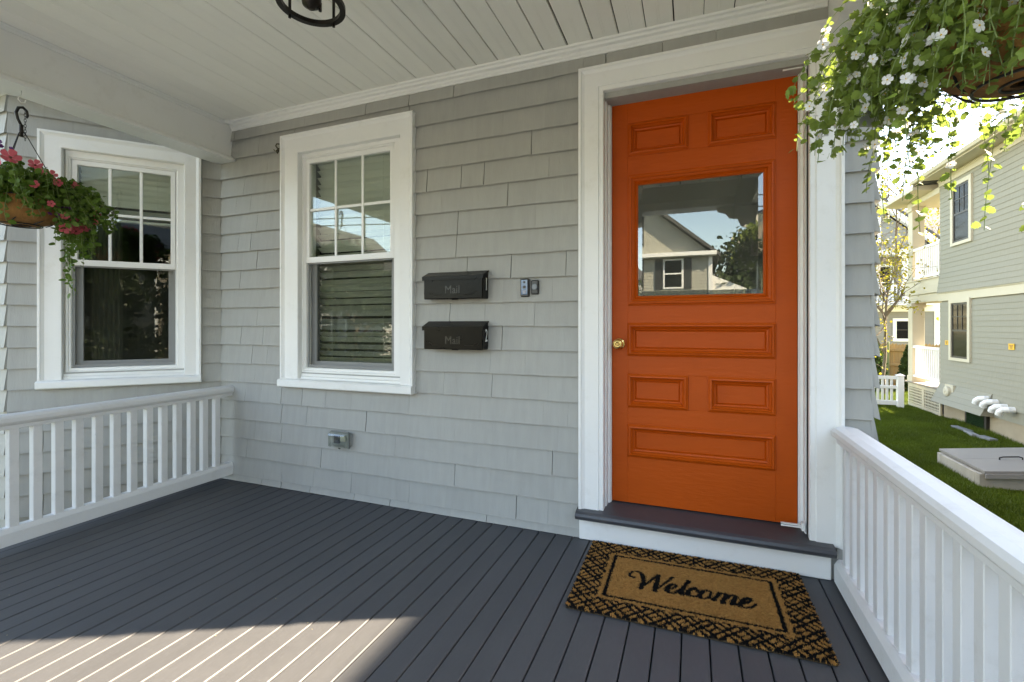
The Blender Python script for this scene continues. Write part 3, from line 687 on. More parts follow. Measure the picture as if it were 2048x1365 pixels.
def flower_full(name, m, r, petals, cup, centre):
    b = MB()
    for i in range(petals):
        a = 2*math.pi*i/petals; hw = math.pi/petals*.95; pts = [(0, 0, 0)]
        for q, rr in ((-hw, .72), (-hw*.6, .96), (0, 1.0), (hw*.6, .96), (hw, .72)): pts.append((r*rr*math.cos(a+q), r*rr*math.sin(a+q), r*cup*rr*rr))
        b.add(pts, [(0, 1, 2), (0, 2, 3), (0, 3, 4), (0, 4, 5)])
    n0 = len(b.f)
    b.lathe([(r*.16, r*.02), (r*.16, r*.10), (r*.06, r*.16)], 7)
    b.tube([(0, 0, 0), (r*.1, 0, -r*1.0), (r*.2, r*.1, -r*1.8)], r*.07, 4)
    me = b.mesh(name, m); me.materials.append(centre); me.materials.append(M_STEM)
    for i, p in enumerate(me.polygons):
        if i >= n0: p.material_index = 1 if i < n0+16 else 2
    return me
FW = flower_full('flower', M_PET, .0112, 5, .18, M_YEL)
def basket_frame(t, cx, cy, zr, rad, dep, seed):
    pr = [(.02, zr-dep), (rad*.42, zr-dep+.006), (rad*.70, zr-dep*.80), (rad*.90, zr-dep*.48), (rad*.98, zr-.02), (rad, zr), (rad*.92, zr+.004), (rad*.8, zr-.012)]
    MB().lathe(pr, 30, (cx, cy, 0)).build('coco_liner', M_COCO, t, smooth=True)
    wf = MB(); rc = lambda f: (rad*(.42+.56*f**.55)+.004, zr-dep+dep*f)
    def ringt(r_, z, w): wf.tube([(cx+r_*math.cos(2*math.pi*k/36), cy+r_*math.sin(2*math.pi*k/36), z) for k in range(37)], w, 6)
    ringt(rad+.004, zr, .0032); ringt(rc(.36)[0], rc(.36)[1], .0028); ringt(rad*.44, zr-dep+.002, .0030); ringt(rad*.2, zr-dep-.001, .0026)
    for k in range(7):
        a0 = 2*math.pi*k/7+seed
        p = []
        for j in range(15):
            f = j/14; a = a0+.34*math.sin(f*math.pi*1.5); r_, z = rc(.02+.97*f); p.append((cx+r_*math.cos(a), cy+r_*math.sin(a), z))
        wf.tube(p, .0026, 5)
        p = []
        for j in range(17):
            q = j/16*2*math.pi*1.15; s_ = .16*(1-.45*j/16); a = a0+.42+s_*math.cos(q)*1.1; f = .62+s_*1.5*math.sin(q); r_, z = rc(min(max(f, .05), .99)); p.append((cx+(r_+.001)*math.cos(a), cy+(r_+.001)*math.sin(a), z))
        wf.tube(p, .0022, 5)
    wf.build('wire_frame', M_BLKM, t)
def chain_link(b, p, ang, L=.016, w=.0045):
    pts = []
    for k in range(11):
        a = 2*math.pi*k/10; u = w*math.cos(a); pts.append((p[0]+u*math.cos(ang), p[1]+u*math.sin(ang), p[2]+L/2*math.sin(a)*1.15))
    b.tube(pts, .0011, 4, False)
def hanger(t, cx, cy, zr, rad, zt, hook_z, a0=.4):
    wi = MB()
    for k in range(3):
        a = a0+2*math.pi*k/3; wi.tube([(cx+(rad)*math.cos(a), cy+rad*math.sin(a), zr), (cx+.018*math.cos(a), cy+.018*math.sin(a), zt), (cx, cy, zt+.025)], .0021, 5)
    wi.build('hanger_wire', M_BLKM, t)
    sp = MB(); sp.tube([(cx, cy, zt-.01), (cx, cy, zt+.05)], .0085, 8)
    p = [(cx, cy, zt+.045), (cx-.003, cy-.012, zt+.075), (cx-.004, cy-.018, zt+.105), (cx-.002, cy-.010, zt+.132), (cx, cy+.006, zt+.138), (cx, cy+.020, zt+.126), (cx, cy+.024, zt+.104), (cx, cy+.020, zt+.090)]
    sp.tube(p, [.006, .0065, .007, .007, .007, .0065, .005, .003], 8); sp.build('snap_hook', M_BLKM, t, smooth=True)
    ch = MB()
    for k in range(11): chain_link(ch, (cx+.006, cy+.012, zt+.115-k*.0135), 1.5*(k % 2))
    ch.build('chain', M_BLKM, t)
    hk = MB(); hk.tube([(cx, cy, hook_z), (cx, cy, hook_z-.02), (cx, cy-.010, hook_z-.030), (cx, cy-.012, hook_z-.045), (cx, cy, hook_z-.058), (cx, cy+.014, hook_z-.050), (cx, cy+.016, hook_z-.038)], .0028, 6)
    h = hk.build('screw_hook', M_WH, None, smooth=True); return h

def trailing(g, n, c, zr, rad, angf, reach, drop, dens, arch=.05):
    """stems from the rim outwards and down: list of point arrays"""
    out = []
    for i in range(n):
        a = angf(); r0 = rad*g.uniform(.55, 1.0); re = reach*g.uniform(.25, 1.0); dr = drop*g.uniform(.15, 1.0); m = 14
        s_ = np.linspace(0, 1, m); r_ = r0+re*(1-(1-s_)**1.8); z = zr+.02+arch*np.sin(np.pi*np.minimum(s_*1.6, 1))*g.uniform(.2, 1.2)-dr*s_**1.7
        aa = a+g.normal(0, .12)*s_+.05*np.sin(s_*6+g.uniform(0, 6))*s_
        out.append(np.stack([c[0]+r_*np.cos(aa), c[1]+r_*np.sin(aa), z], 1))
    return out
def along(st, g, step, jit):
    P = []; T = []
    for p in st:
        L = np.r_[0, np.cumsum(np.linalg.norm(np.diff(p, axis=0), axis=1))]; s_ = np.arange(step*.5, L[-1], step)
        q = np.stack([np.interp(s_, L, p[:, i]) for i in range(3)], 1)
        dq = np.stack([np.interp(s_+.004, L, p[:, i]) for i in range(3)], 1)-q
        P.append(q); T.append(dq)
    P = np.vstack(P); T = np.vstack(T); T /= np.maximum(np.linalg.norm(T, axis=1, keepdims=True), 1e-6)
    return P+g.normal(0, jit, P.shape), T

# ---- basket over the right-hand railing: trailing white bacopa
g = np.random.default_rng(11)
RC = (.600, -1.195); RZ = 1.735; RRAD = .168; RDEP = .165
t = thing('hanging_basket', 'hanging basket with trailing stems of small white flowers beside the door', 'flower basket', (RC[0], RC[1], RZ-RDEP))
basket_frame(t, RC[0], RC[1], RZ, RRAD, RDEP, .3)
h = hanger(t, RC[0], RC[1], RZ, RRAD, 2.05, 2.272); tag(h, 'white screw hook in the beam above the white flowered basket', 'hook')
CAMD = math.atan2(-2.4-RC[1], 0-RC[0])
def ang_r():
    u = g.uniform()
    if u < .55: return g.normal(R(172), R(34))         # towards the door
    if u < .80: return g.normal(R(112), R(28))
    if u < .90: return g.normal(CAMD+.1, R(22))
    return g.uniform(-R(80), R(80))
st = trailing(g, 170, RC, RZ, RRAD, ang_r, .245, .27, 1, .07)
st += trailing(g, 95, RC, RZ, RRAD*1.08, lambda: g.normal(CAMD-.30, R(46)), .035, .23, 1, .03)
st += trailing(g, 60, RC, RZ, RRAD, lambda: g.normal(R(180), R(30)), .12, .22, 1, .04)
st += trailing(g, 26, RC, RZ, RRAD, lambda: g.normal(R(150), R(45)), .19, .47, 1, .02)
st += trailing(g, 5, RC, RZ, RRAD, lambda: g.normal(CAMD+.75, R(16)), .06, .46, 1, .02)
st += trailing(g, 6, RC, RZ, RRAD, lambda: g.normal(R(60), R(40)), .10, .54, 1, .02)
sm = MB()
for p in st: sm.tube([tuple(q) for q in p], .0009, 4, False)
kind(sm.build('stems', M_STEM, t), 'stuff')
P, T = along(st, g, .0135, .005)
n = len(P); side = g.normal(0, 1, (n, 3)); side -= T*np.sum(side*T, 1, keepdims=True); side /= np.linalg.norm(side, axis=1, keepdims=True)
y = side+T*.35+np.array([0, 0, -.25]); y /= np.linalg.norm(y, axis=1, keepdims=True)
z = g.normal(0, .7, (n, 3))+np.array([0, 0, 1.0]); z -= y*np.sum(z*y, 1, keepdims=True); z /= np.linalg.norm(z, axis=1, keepdims=True)
Rm = np.stack([np.cross(y, z), y, z], 2); size = g.uniform(.008, .025, n)
camp = np.array([0, -2.4, 1.1]); dist = np.linalg.norm(P-camp, axis=1)
fwd = np.array([-.3615, .9324]); rtv = np.array([.9324, .3615]); rel = P[:, :2]-camp[:2]
scr = 1024+934*(rel@rtv)/np.maximum(rel@fwd, .1)
near = np.argsort(dist/size*np.where(scr < 2060, 1, 50))[:280]
me_leaf = []
for q in range(3):
    b = MB(); b.add([tuple(v*np.array([1, 1, 1+.5*q])) for v in LV], LF); me_leaf.append(b.mesh('leaf', M_LF))
for i in near:
    Mx = Matrix([[*(Rm[i][0]*size[i]), P[i][0]], [*(Rm[i][1]*size[i]), P[i][1]], [*(Rm[i][2]*size[i]), P[i][2]], [0, 0, 0, 1]])
    lnk('leaf', me_leaf[i % 3], Mx, t)
rest = np.setdiff1d(np.arange(n), near)
leaf_cloud('foliage', P[rest], Rm[rest], size[rest], (LV, LF), M_LF, t)
# crown of leaves over the soil
nc = 520; a = g.uniform(0, 2*np.pi, nc); r_ = RRAD*1.25*np.sqrt(g.uniform(0, 1, nc)); Pc = np.stack([RC[0]+r_*np.cos(a), RC[1]+r_*np.sin(a), RZ+.01+g.uniform(0, .09, nc)], 1)
leaf_cloud('foliage', Pc, frames(nc, g), g.uniform(.014, .028, nc), (LV, LF), M_LF, t)
dep = rel@fwd; scy = 652-934*(P[:, 2]-1.1)/np.maximum(dep, .1); inv = np.where((scr < 2050) & (scy > -10) & (scy < 330))[0]; frn = inv[np.argsort(dist[inv])[:len(inv)//2]]
fi = np.r_[g.choice(inv, 90, replace=False), g.choice(frn, 85, replace=False), g.choice(n, 40, replace=False)]
for i in fi:
    d = Vector((camp-P[i])).normalized()+Vector(g.normal(0, .65, 3)); d.normalize()
    q = d.to_track_quat('Z', 'Y').to_matrix().to_4x4(); s_ = g.uniform(.65, 1.1)
    lnk('flower', FW, Matrix.Translation(Vector(P[i])+d*.012+Vector(camp-P[i]).normalized()*g.uniform(.004, .022)) @ q @ Matrix.Scale(s_, 4), t)
# plant tag hanging under the liner
TG = Matrix.Translation((.405, -1.020, 1.66)) @ Matrix.Rotation(R(22), 4, 'Z')
M_TAG = mat('paper_tag', (.55, .55, .52), .5, transl=.25)
tg = MB().box(-.030, .030, -.0004, .0004, -.075, .065).build('plant_tag', M_TAG, t, TG)
M_INK = mat('tag_ink', (.05, .05, .05), .6)
lnk('lettering', text_mesh('HAN', .017, .0001, M_INK, .8), TG @ Matrix.Translation((-.004, -.0008, .0)) @ FRONT, tg)
bc = MB(); r = random.Random(2); xx = 0
for k in range(9): w = r.choice([.0008, .0014]); bc.box(.000+xx, .000+xx+w, -.0010, -.0006, -.046, -.028); xx += w+r.choice([.0008, .0016])
for k in range(6): bc.box(-.018, .012, -.0010, -.0006, .018+k*.006, .0192+k*.006)
bc.build('printed_lines', M_INK, tg)

# ---- basket on the left-hand beam: pink petunias
g = np.random.default_rng(23)
LC = (-3.130, -1.110); LZr = 1.725; LRAD = .172; LDEP = .125
t = thing('hanging_basket', 'hanging basket of pink and purple petunias in front of the bay window', 'flower basket', (LC[0], LC[1], LZr-LDEP))
basket_frame(t, LC[0], LC[1], LZr, LRAD, LDEP, .1)
h = hanger(t, LC[0], LC[1], LZr, LRAD, 2.055, 2.272, 1.2); tag(h, 'white screw hook in the beam above the pink flowered basket', 'hook')
def ang_l():
    u = g.uniform()
    return g.normal(R(75), R(38)) if u < .62 else (g.normal(R(-20), R(55)) if u < .8 else g.uniform(0, 2*math.pi))
st = trailing(g, 130, LC, LZr, LRAD, ang_l, .22, .17, 1, .10)
st += trailing(g, 60, LC, LZr, LRAD, lambda: g.normal(R(-10), R(45)), .07, .09, 1, .06)
st += trailing(g, 34, LC, LZr, LRAD, lambda: g.normal(R(66), R(16)), .15, .30, 1, .03)
st += trailing(g, 12, LC, LZr, LRAD, lambda: g.normal(R(50), R(7)), .06, .50, 1, .02)
st += trailing(g, 7, LC, LZr, LRAD, lambda: g.normal(R(-75), R(10)), .10, .36, 1, .02)
sm = MB()
for p in st: sm.tube([tuple(q) for q in p], .0011, 4, False)
kind(sm.build('stems', M_STEM, t), 'stuff')
P, T = along(st, g, .013, .006); n = len(P)
leaf_cloud('foliage', P, frames(n, g, np.array([0, 0, -.35])), g.uniform(.014, .036, n), (LV2, LF2), M_LFD, t)
nc = 1300; a = g.uniform(0, 2*np.pi, nc); r_ = LRAD*1.15*np.sqrt(g.uniform(0, 1, nc)); Pc = np.stack([LC[0]+r_*np.cos(a), LC[1]+r_*np.sin(a), LZr+.0+g.uniform(0, .19, nc)*(1.15-r_/LRAD*.6)], 1)
leaf_cloud('foliage', Pc, frames(nc, g), g.uniform(.018, .04, nc), (LV2, LF2), M_LFD, t)
M_PINK = mat('pink_petal', (.62, .11, .14), .6, transl=.3, rnd_obj=.2); M_PUR = mat('purple_petal', (.12, .02, .16), .6, transl=.25); M_CTR = mat('petal_throat', (.10, .03, .02), .7)
FP = flower_full('flower', M_PINK, .028, 5, .45, M_CTR); FV = flower_full('flower', M_PUR, .010, 5, .2, M_CTR)
def put_flower(me, p, d, s_):
    d = Vector(d).normalized(); lnk('flower', me, Matrix.Translation(p) @ d.to_track_quat('Z', 'Y').to_matrix().to_4x4() @ Matrix.Scale(s_, 4), t)
tc = Vector((0-LC[0], -2.4-LC[1], 0)).normalized()
for (dy, dz, dx, s_) in ((-.06, .155, .05, 1.2), (.035, .150, .04, .9), (.105, .125, .02, .8), (.235, -.01, .06, .6), (.252, -.055, .05, .75), (.28, -.04, .05, .7), (.262, -.085, .06, .85), (.16, -.115, .10, .8), (.12, -.15, .11, .8), (.175, -.155, .09, .9), (.20, -.09, .07, .6), (.03, -.055, .19, .5), (.19, .03, .08, .5), (.145, -.165, .10, .7), (-.12, .10, .10, .8), (.07, .06, .16, .6), (.15, .07, .12, .7), (.0, .10, .15, .6), (.21, -.13, .09, .8), (.10, -.10, .15, .6), (-.03, .02, .19, .6)):
    put_flower(FP, Vector((LC[0]+dx, LC[1]+dy, LZr+dz+.02))+tc*.055, tc+Vector((g.normal(0, .35), g.normal(0, .35), g.uniform(-.2, .5))), s_*1.15)
for (dy, dz, dx) in ((-.085, .235, .04), (.34, .01, .06), (.06, -.075, .19), (.23, -.10, .09), (.09, -.02, .17)):
    for k in range(6): put_flower(FV, Vector((LC[0]+dx+g.normal(0, .012), LC[1]+dy+g.normal(0, .014), LZr+dz+g.normal(0, .010))), tc+Vector(g.normal(0, .5, 3)), 1.0)
for k in range(26): i = g.integers(n); put_flower(FW, Vector(P[i]), tc+Vector(g.normal(0, .5, 3)), .7)

# ------------------------------------------------------------------ neighbour's house (long side faces -x)
M_NSH = mat('sage_shingle', (.275, .262, .21), .7, var=.05, vscale=5, bump=.25, bscale=16, stretch=(1, 7, .4), rnd_obj=.03, spec=.3)
M_CRM = mat('cream_trim', (.52, .47, .36), .5, var=.02, vscale=3)
M_DKSASH = mat('dark_bronze_sash', (.020, .017, .015), .45)
M_WHT = mat('white_vinyl', (.80, .80, .79), .4, var=.015)
M_STUC = mat('stucco', (.33, .27, .19), .95, var=.1, vscale=4, bump=.8, bscale=70)
M_ROOF = mat('dark_roof_shingle', (.07, .07, .072), .9, var=.12, vscale=6)
NX, NY0, NY1 = 5.83, -6.0, 12.52
NB_ = thing('neighbour_house', 'sage green two storey house with cream trim and dark windows across the lawn', 'house', (9.5, 4, GZ))
core = MB().box(NX+.02, 13.6, NY0, NY1-.02, -.80, 4.82); core = core.build('wall', M_NSH, NB_)
MB().box(NX+.05, 13.55, NY0+.05, NY1-.05, GZ-.3, -.78).build('foundation', M_STUC, NB_)
NEX = .118
def course(z, h, off0, off1, y0, y1, parent):
    """one shingle course on the -x face; off = how far it stands out at butt and top"""
    b = MB().prism([(NX-off0-.013, z), (NX-off0-.013, z+.006), (NX-off1-.003, z+h+.012), (NX+.018, z+h+.012), (NX+.018, z)], 'y', y0, y1)
    return b.build('shingle_course', M_NSH, parent)
# lower storey with its flared skirt, then band, then upper storey with a small flare
z = -.80
while z < 1.66:
    f = lambda q: max(0, (-.36-q))*.42
    h = min(NEX, 1.72-z)
    if z < -.42:
        course(z, h, f(z), f(z+NEX), 10.32, NY1, core); course(z, h, 0, 0, NY0, 9.28 if z < -.6 else 10.30, core) if z < -.5 else course(z, h, 0, 0, NY0, 10.30, core)
    else: course(z, h, f(z), f(z+NEX), NY0, NY1, core)
    z += NEX
z = 1.925
while z < 4.58:
    f = lambda q: max(0, (2.5-q))*.11
    course(z, min(NEX, 4.60-z), f(z), f(z+NEX), NY0, NY1, core); z += NEX
tr = MB().box(NX-.035, NX+.018, NY0, NY1+.02, 1.715, 1.90, .004); tr.box(NX-.055, NX+.018, NY0, NY1+.03, 1.90, 1.924, .004); tr.build('band_trim', M_CRM, NB_)
tr = MB().box(NX-.030, NX+.018, NY0, NY1+.02, 4.60, 4.789, .004); tr.prism([(NX-.030, 4.788), (NX-.06, 4.74), (NX-.03, 4.70)], 'y', NY0, NY1+.03); tr.build('frieze', M_CRM, NB_)
so = MB().box(5.42, NX+.02, NY0, NY1+.30, 4.790, 4.806); so.box(5.40, 5.43, NY0, NY1+.30, 4.76, 4.850, .003)
so.prism([(5.40, 4.78), (5.33, 4.79), (5.30, 4.850), (5.40, 4.850)], 'y', NY0, NY1+.32); so.build('eave', M_CRM, NB_)
roof = MB().prism([(5.33, 4.852), (9.7, 6.75), (14.1, 4.852), (14.1, 4.92), (9.7, 6.84), (5.33, 4.882)], 'y', NY0-.3, NY1+.32); roof.build('roof', M_ROOF, NB_)
ge = MB().prism([(NX+.02, 4.85), (13.6, 4.85), (9.7, 6.80)], 'y', NY1-.15, NY1-.02); ge.build('gable', M_NSH, NB_)
def nwin(y0, y1, z0, z1, label):
    c = MB(); w = .10
    c.ring([]) if False else None
    def yz(prof):   # rings in the yz plane facing -x : (y0,y1,z0,z1,x)
        vs = []
        for a, b_, c0, d, x in prof: vs += [(x, a, c0), (x, b_, c0), (x, b_, d), (x, a, d)]
        return vs, [(i*4+k, i*4+(k+1) % 4, i*4+4+(k+1) % 4, i*4+4+k) for i in range(len(prof)-1) for k in range(4)]
    c.add(*yz([(y0, y1, z0, z1, NX+.01), (y0, y1, z0, z1, NX-.05), (y0+w, y1-w, z0+w*.7, z1-w, NX-.05), (y0+w, y1-w, z0+w*.7, z1-w, NX-.016)]))
    c = c.build('window', M_CRM, NB_); tag(c, label)
    a, b_, e, f = y0+w, y1-w, z0+w*.7, z1-w; zm = (e+f)/2
    fr = MB(); fr.add(*yz([(a, b_, e, f, NX-.018), (a, b_, e, f, NX-.030), (a+.045, b_-.045, e+.045, f-.045, NX-.030), (a+.045, b_-.045, e+.045, f-.045, NX-.018)]))
    fr.box(NX-.034, NX-.018, a+.03, b_-.03, zm-.025, zm+.02); fr.build('sash', M_DKSASH, c)
    MB().box(NX-.022, NX-.016, a+.04, b_-.04, e+.04, f-.04).build('pane', M_FARGL, c)
    for t in (1/3., 2/3.):
        yy = a+.045+(b_-a-.09)*t; MB().box(NX-.031, NX-.0225, yy-.009, yy+.009, zm+.02, f-.045).build('muntin', M_DKSASH, c)
    zz = zm+(f-zm)*.50; MB().box(NX-.0315, NX-.0225, a+.045, b_-.045, zz-.009, zz+.009).build('muntin', M_DKSASH, c)
nwin(11.02, 11.92, 3.00, 4.50, 'dark upper window of the sage house'); nwin(11.08, 12.00, .27, 1.74, 'dark lower window of the sage house')
bwn = MB().box(NX-.01, NX+.10, 10.52, 11.36, -1.17, -.79).build('basement_window', M_DKSASH, NB_)
MB().box(NX-.018, NX-.011, 10.60, 11.28, -1.11, -.84).build('pane', mat('green_dark_glass', (.010, .022, .012), .10, spec=0.25), bwn)
v = MB().lathe([(0, -.02), (.12, -.02), (.12, -.10), (.085, -.12), (.03, -.12), (.03, -.13), (0, -.13)], 24, (NX-.03, 11.93, -.485), 'x'); v.box(NX-.07, NX, 11.74, 12.12, -.66, -.32)
v.build('round_vent', M_CRM, NB_)
for i, (y, z) in enumerate(((10.44, -.50), (10.16, -.53), (9.86, -.58), (9.62, -.60))):
    MB().tube([(NX, y-.03, z+.06), (NX-.10, y-.03, z+.06), (NX-.16, y, z+.05), (NX-.19, y+.05, z-.0), (NX-.19, y+.08, z-.06)], .058, 12).build('vent_pipe', M_WHT, NB_)
M_YST = mat('yellow_sticker', (.75, .42, .02), .5)
for y, z, w, h in ((12.15, .685, .16, .11), (9.65, .69, .18, .12)):
    s_ = MB().box(NX-.024, NX-.018, y-w/2, y+w/2, z-h/2, z+h/2).build('yellow_notice', M_YST, NB_)
    b = MB(); [b.box(NX-.026, NX-.0245, y-w*.32+.01*k, y+w*.32-.012*k, z+h*(.22-.22*k)-.008, z+h*(.22-.22*k)+.006) for k in range(3)]; b.build('printed_lines', mat('notice_ink', (.25, .10, .02), .6), s_)
# rear porch of the neighbour
def nrail(z0, z1, y0, y1):
    t_ = MB().box(NX-.02, NX+.05, y0, y1, z1-.07, z1, .006); t_ = t_.build('railing', M_WHT, NB_)
    MB().box(NX-.01, NX+.04, y0, y1, z0, z0+.06, .004).build('bottom_rail', M_WHT, t_)
    me = MB().box(-.019, .019, -.019, .019, z0+.06, z1-.07).mesh('baluster', M_WHT); y = y0+.06
    while y < y1-.03: lnk('baluster', me, Matrix.Translation((NX+.015, y, 0)), t_); y += .118
nrail(2.40, 3.26, 12.56, 14.05); nrail(-.34, .54, 12.56, 14.05)
for z0, z1 in ((-.49, 1.74), (2.34, 4.47)):
    p = MB().box(NX-.02, NX+.26, 14.08, 14.36, z0, z1, .004); p.box(NX-.05, NX+.29, 14.05, 14.39, z1-.12, z1-.001, .004); p.box(NX-.04, NX+.28, 14.06, 14.38, z0, z0+.16, .004); p.build('post', M_CRM, NB_)
    p = MB().box(10.2, 10.46, 14.08, 14.36, z0, z1, .004); p.build('post', M_CRM, NB_)
b = MB().box(NX-.03, 10.6, NY1, 14.55, 1.96, 2.33, .004); b.box(NX-.06, 10.6, NY1, 14.62, 2.33, 2.362, .004); b.box(NX+.01, 10.5, NY1, 14.42, 1.74, 1.955, .003); b.box(NX-.033, NX-.03, NY1+.02, 14.5, 2.14, 2.146); b.build('balcony_floor', M_CRM, NB_)
b = MB().box(NX-.02, 10.6, NY1, 14.42, 4.47, 4.62, .003); b.prism([(NX-.42, 4.66), (NX-.42, 4.74), (NX-.35, 4.76), (10.9, 4.76), (10.9, 4.62), (NX-.05, 4.62)], 'y', NY1+.3, 14.95); b.box(NX-.46, NX-.42, NY1+.3, 15.0, 4.65, 4.77, .004); b.build('porch_beam', M_CRM, NB_)
MB().prism([(NX-.46, 4.77), (8.2, 5.9), (10.9, 4.77)], 'y', NY1, 14.98).build('porch_roof', M_ROOF, NB_)
b = MB().box(NX-.06, 10.6, NY1, 14.50, -.53, -.485, .004); b.build('porch_deck', mat('porch_deck_brown', (.25, .21, .17), .7), NB_)
b = MB().box(NX, NX+.04, NY1, 14.42, -.64, -.53); b.box(NX, NX+.04, NY1, 14.42, GZ, -1.11); b.box(NX, NX+.04, NY1, 12.60, -1.11, -.64); b.box(NX, NX+.04, 13.42, 13.56, -1.11, -.64); b.box(NX, NX+.04, 14.34, 14.42, -1.11, -.64); b.build('skirt_frame', M_CRM, NB_)
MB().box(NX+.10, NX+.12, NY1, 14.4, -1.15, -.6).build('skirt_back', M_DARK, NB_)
for y0, y1 in ((12.60, 13.42), (13.56, 14.34)):
    l = MB(); y = y0+.03
    while y < y1: l.box(NX+.016, NX+.026, y, y+.026, -1.11, -.64); y += .080
    z = -1.085
    while z < -.64: l.box(NX+.005, NX+.015, y0, y1, z, z+.030); z += .078
    l.build('lattice', M_CRM, NB_)

# ------------------------------------------------------------------ cellar bulkhead
M_BULK = mat('bulkhead_paint', (.24, .225, .215), .38, var=.06, vscale=3, spec=.5)
BK = thing('cellar_bulkhead', 'low grey metal cellar bulkhead on a concrete kerb in the lawn', 'cellar door', (4.7, 6.9, GZ))
kb = MB().prism([(3.82, GZ-.1), (5.83, GZ-.1), (5.83, -.80), (3.82, -1.02)], 'y', 6.24, 6.36); kb.prism([(3.82, GZ-.1), (5.83, GZ-.1), (5.83, -.80), (3.82, -1.02)], 'y', 7.36, 7.48); kb.box(3.82, 3.94, 6.36, 7.36, GZ-.1, -1.02, .01)
kb.build('kerb', mat('concrete_kerb', (.34, .31, .26), .95, var=.15, vscale=6, bump=.4, bscale=60), BK)
sl_ = .11
def slope(y0, y1, x0, x1, th, z): return [(x0, y0, z), (x1, y0, z+(x1-x0)*sl_), (x1, y1, z+(x1-x0)*sl_), (x0, y1, z)], th
for y0, y1 in ((6.20, 6.862), (6.868, 7.52)):
    q, th_ = slope(y0, y1, 3.86, 5.80, .03, -1.000); b = MB(); b.add(q+[(x, y, z+.035) for x, y, z in q], [(0, 3, 2, 1), (4, 5, 6, 7), (0, 1, 5, 4), (1, 2, 6, 5), (2, 3, 7, 6), (3, 0, 4, 7)])
    dr = b.build('door_leaf', M_BULK, BK)
hd = MB().tube([(4.30, 6.80, -.915), (4.30, 6.80, -.885), (4.34, 6.80, -.870), (4.52, 6.80, -.850), (4.56, 6.80, -.862), (4.56, 6.80, -.888)], .010, 6); hd.build('handle', M_BLKM, BK)
MB().prism([(3.86, -1.06), (5.80, -.87), (5.80, -.80), (3.86, -1.002)], 'y', 6.17, 6.20).build('flange', M_BULK, BK)

# ------------------------------------------------------------------ lawn grass (blades)
g = np.random.default_rng(5)
def grass(name, x0, x1, y0, y1, n, h, m):
    X = g.uniform(x0, x1, n); Yy = g.uniform(y0, y1, n)
    bad = ((X > 3.8) & (X < 5.85) & (Yy > 6.18) & (Yy < 7.5)); X, Yy = X[~bad], Yy[~bad]; n = len(X)
    tall = 1+.7*np.clip((X-5.45)/.3, 0, 1)*(Yy < 12)
    a = g.uniform(0, 2*np.pi, n); hh = h*g.uniform(.5, 1.2, n)*tall*(1+.25*np.sin(X*2.1+np.sin(Yy*1.3)*2)); w = .004+.003*g.uniform(0, 1, n)
    base = np.stack([X, Yy, np.full(n, GZ)], 1); dx = np.stack([np.cos(a)*w, np.sin(a)*w, 0*a], 1)
    tip = base+np.stack([g.normal(0, .35, n)*hh, g.normal(0, .35, n)*hh, hh], 1)
    V = np.empty((n*3, 3)); V[0::3] = base-dx; V[1::3] = base+dx; V[2::3] = tip
    o = lnk(name, np_mesh(name, V, np.arange(n*3).reshape(n, 3), m)); kind(o, 'stuff'); tag(o, 'short green lawn grass between the houses', 'grass'); return o
M_GRS = mat('grass_blade', (.088, .128, .010), .6, transl=.3, var=.36, vscale=1.2, spec=.25)
grass('grass', 3.30, 5.86, 3.6, 14.2, 150000, .055, M_GRS)
o = grass('grass', 3.3, 9.5, 14.2, 18.0, 40000, .06, M_GRS); tag(o, 'sunlit lawn grass behind the white fence', 'grass')
# granite edging along the drive
M_GRAN = mat('granite', (.20, .205, .21), .9, var=.2, vscale=18, bump=.6, bscale=50, rnd_obj=.15)
E = thing('stone_edging', 'row of grey granite blocks edging the lawn', 'edging', (3.2, 6, GZ))
def stone(sx, sy, sz, seed):
    r = random.Random(seed); b = MB().box(-sx, sx, -sy, sy, -sz, sz, min(sx, sy, sz)*.22); b.v = [(x+r.uniform(-.006, .006), y+r.uniform(-.006, .006), z+r.uniform(-.005, .005)) for x, y, z in b.v]; return b.mesh('stone', M_GRAN)
SM = [stone(.052, .118, .075, i) for i in range(5)]
y = 2.9; r = random.Random(3)
while y < 11.5:
    lnk('stone', r.choice(SM), Matrix.Translation((3.21+r.uniform(-.012, .012), y, GZ+.02+r.uniform(-.01, .01))) @ Matrix.Rotation(r.uniform(-.05, .05), 4, 'Z'), E); y += .245
E2 = thing('stone_slabs', 'loose grey slabs laid in front of the basement window', 'stones', (5.3, 10.2, GZ))
for x, y, sx, sy, a in ((5.50, 10.72, .07, .26, .1), (5.44, 10.22, .06, .22, -.1), (5.52, 9.82, .07, .17, .2)):
    lnk('stone', stone(sx, sy, .03, int(y*10)), Matrix.Translation((x, y, GZ+.03)) @ Matrix.Rotation(a, 4, 'Z'), E2)

# ------------------------------------------------------------------ white vinyl fence at the back of the side yard
FN = thing('vinyl_fence', 'low white vinyl picket fence across the side yard', 'fence', (4.4, 13.7, GZ))
MB().box(5.33, 5.47, 13.63, 13.77, GZ, -.30, .004).build('post', M_WHT, FN)
b = MB().box(5.31, 5.49, 13.61, 13.79, -.30, -.275, .003); b.add([(5.33, 13.63, -.275), (5.47, 13.63, -.275), (5.47, 13.77, -.275), (5.33, 13.77, -.275), (5.40, 13.70, -.235)], [(0, 1, 4), (1, 2, 4), (2, 3, 4), (3, 0, 4)]); b.build('post_cap', M_WHT, FN)
MB().box(3.00, 3.14, 13.63, 13.77, GZ, -.30, .004).build('post', M_WHT, FN)
for z0, z1 in ((-.40, -.31), (-.66, -.58), (-1.12, -1.00)): MB().box(3.14, 5.33, 13.66, 13.74, z0, z1, .004).build('rail', M_WHT, FN)
pk = MB().box(-.026, .026, 13.68, 13.72, -1.0, -.40).mesh('picket', M_WHT); x = 3.21
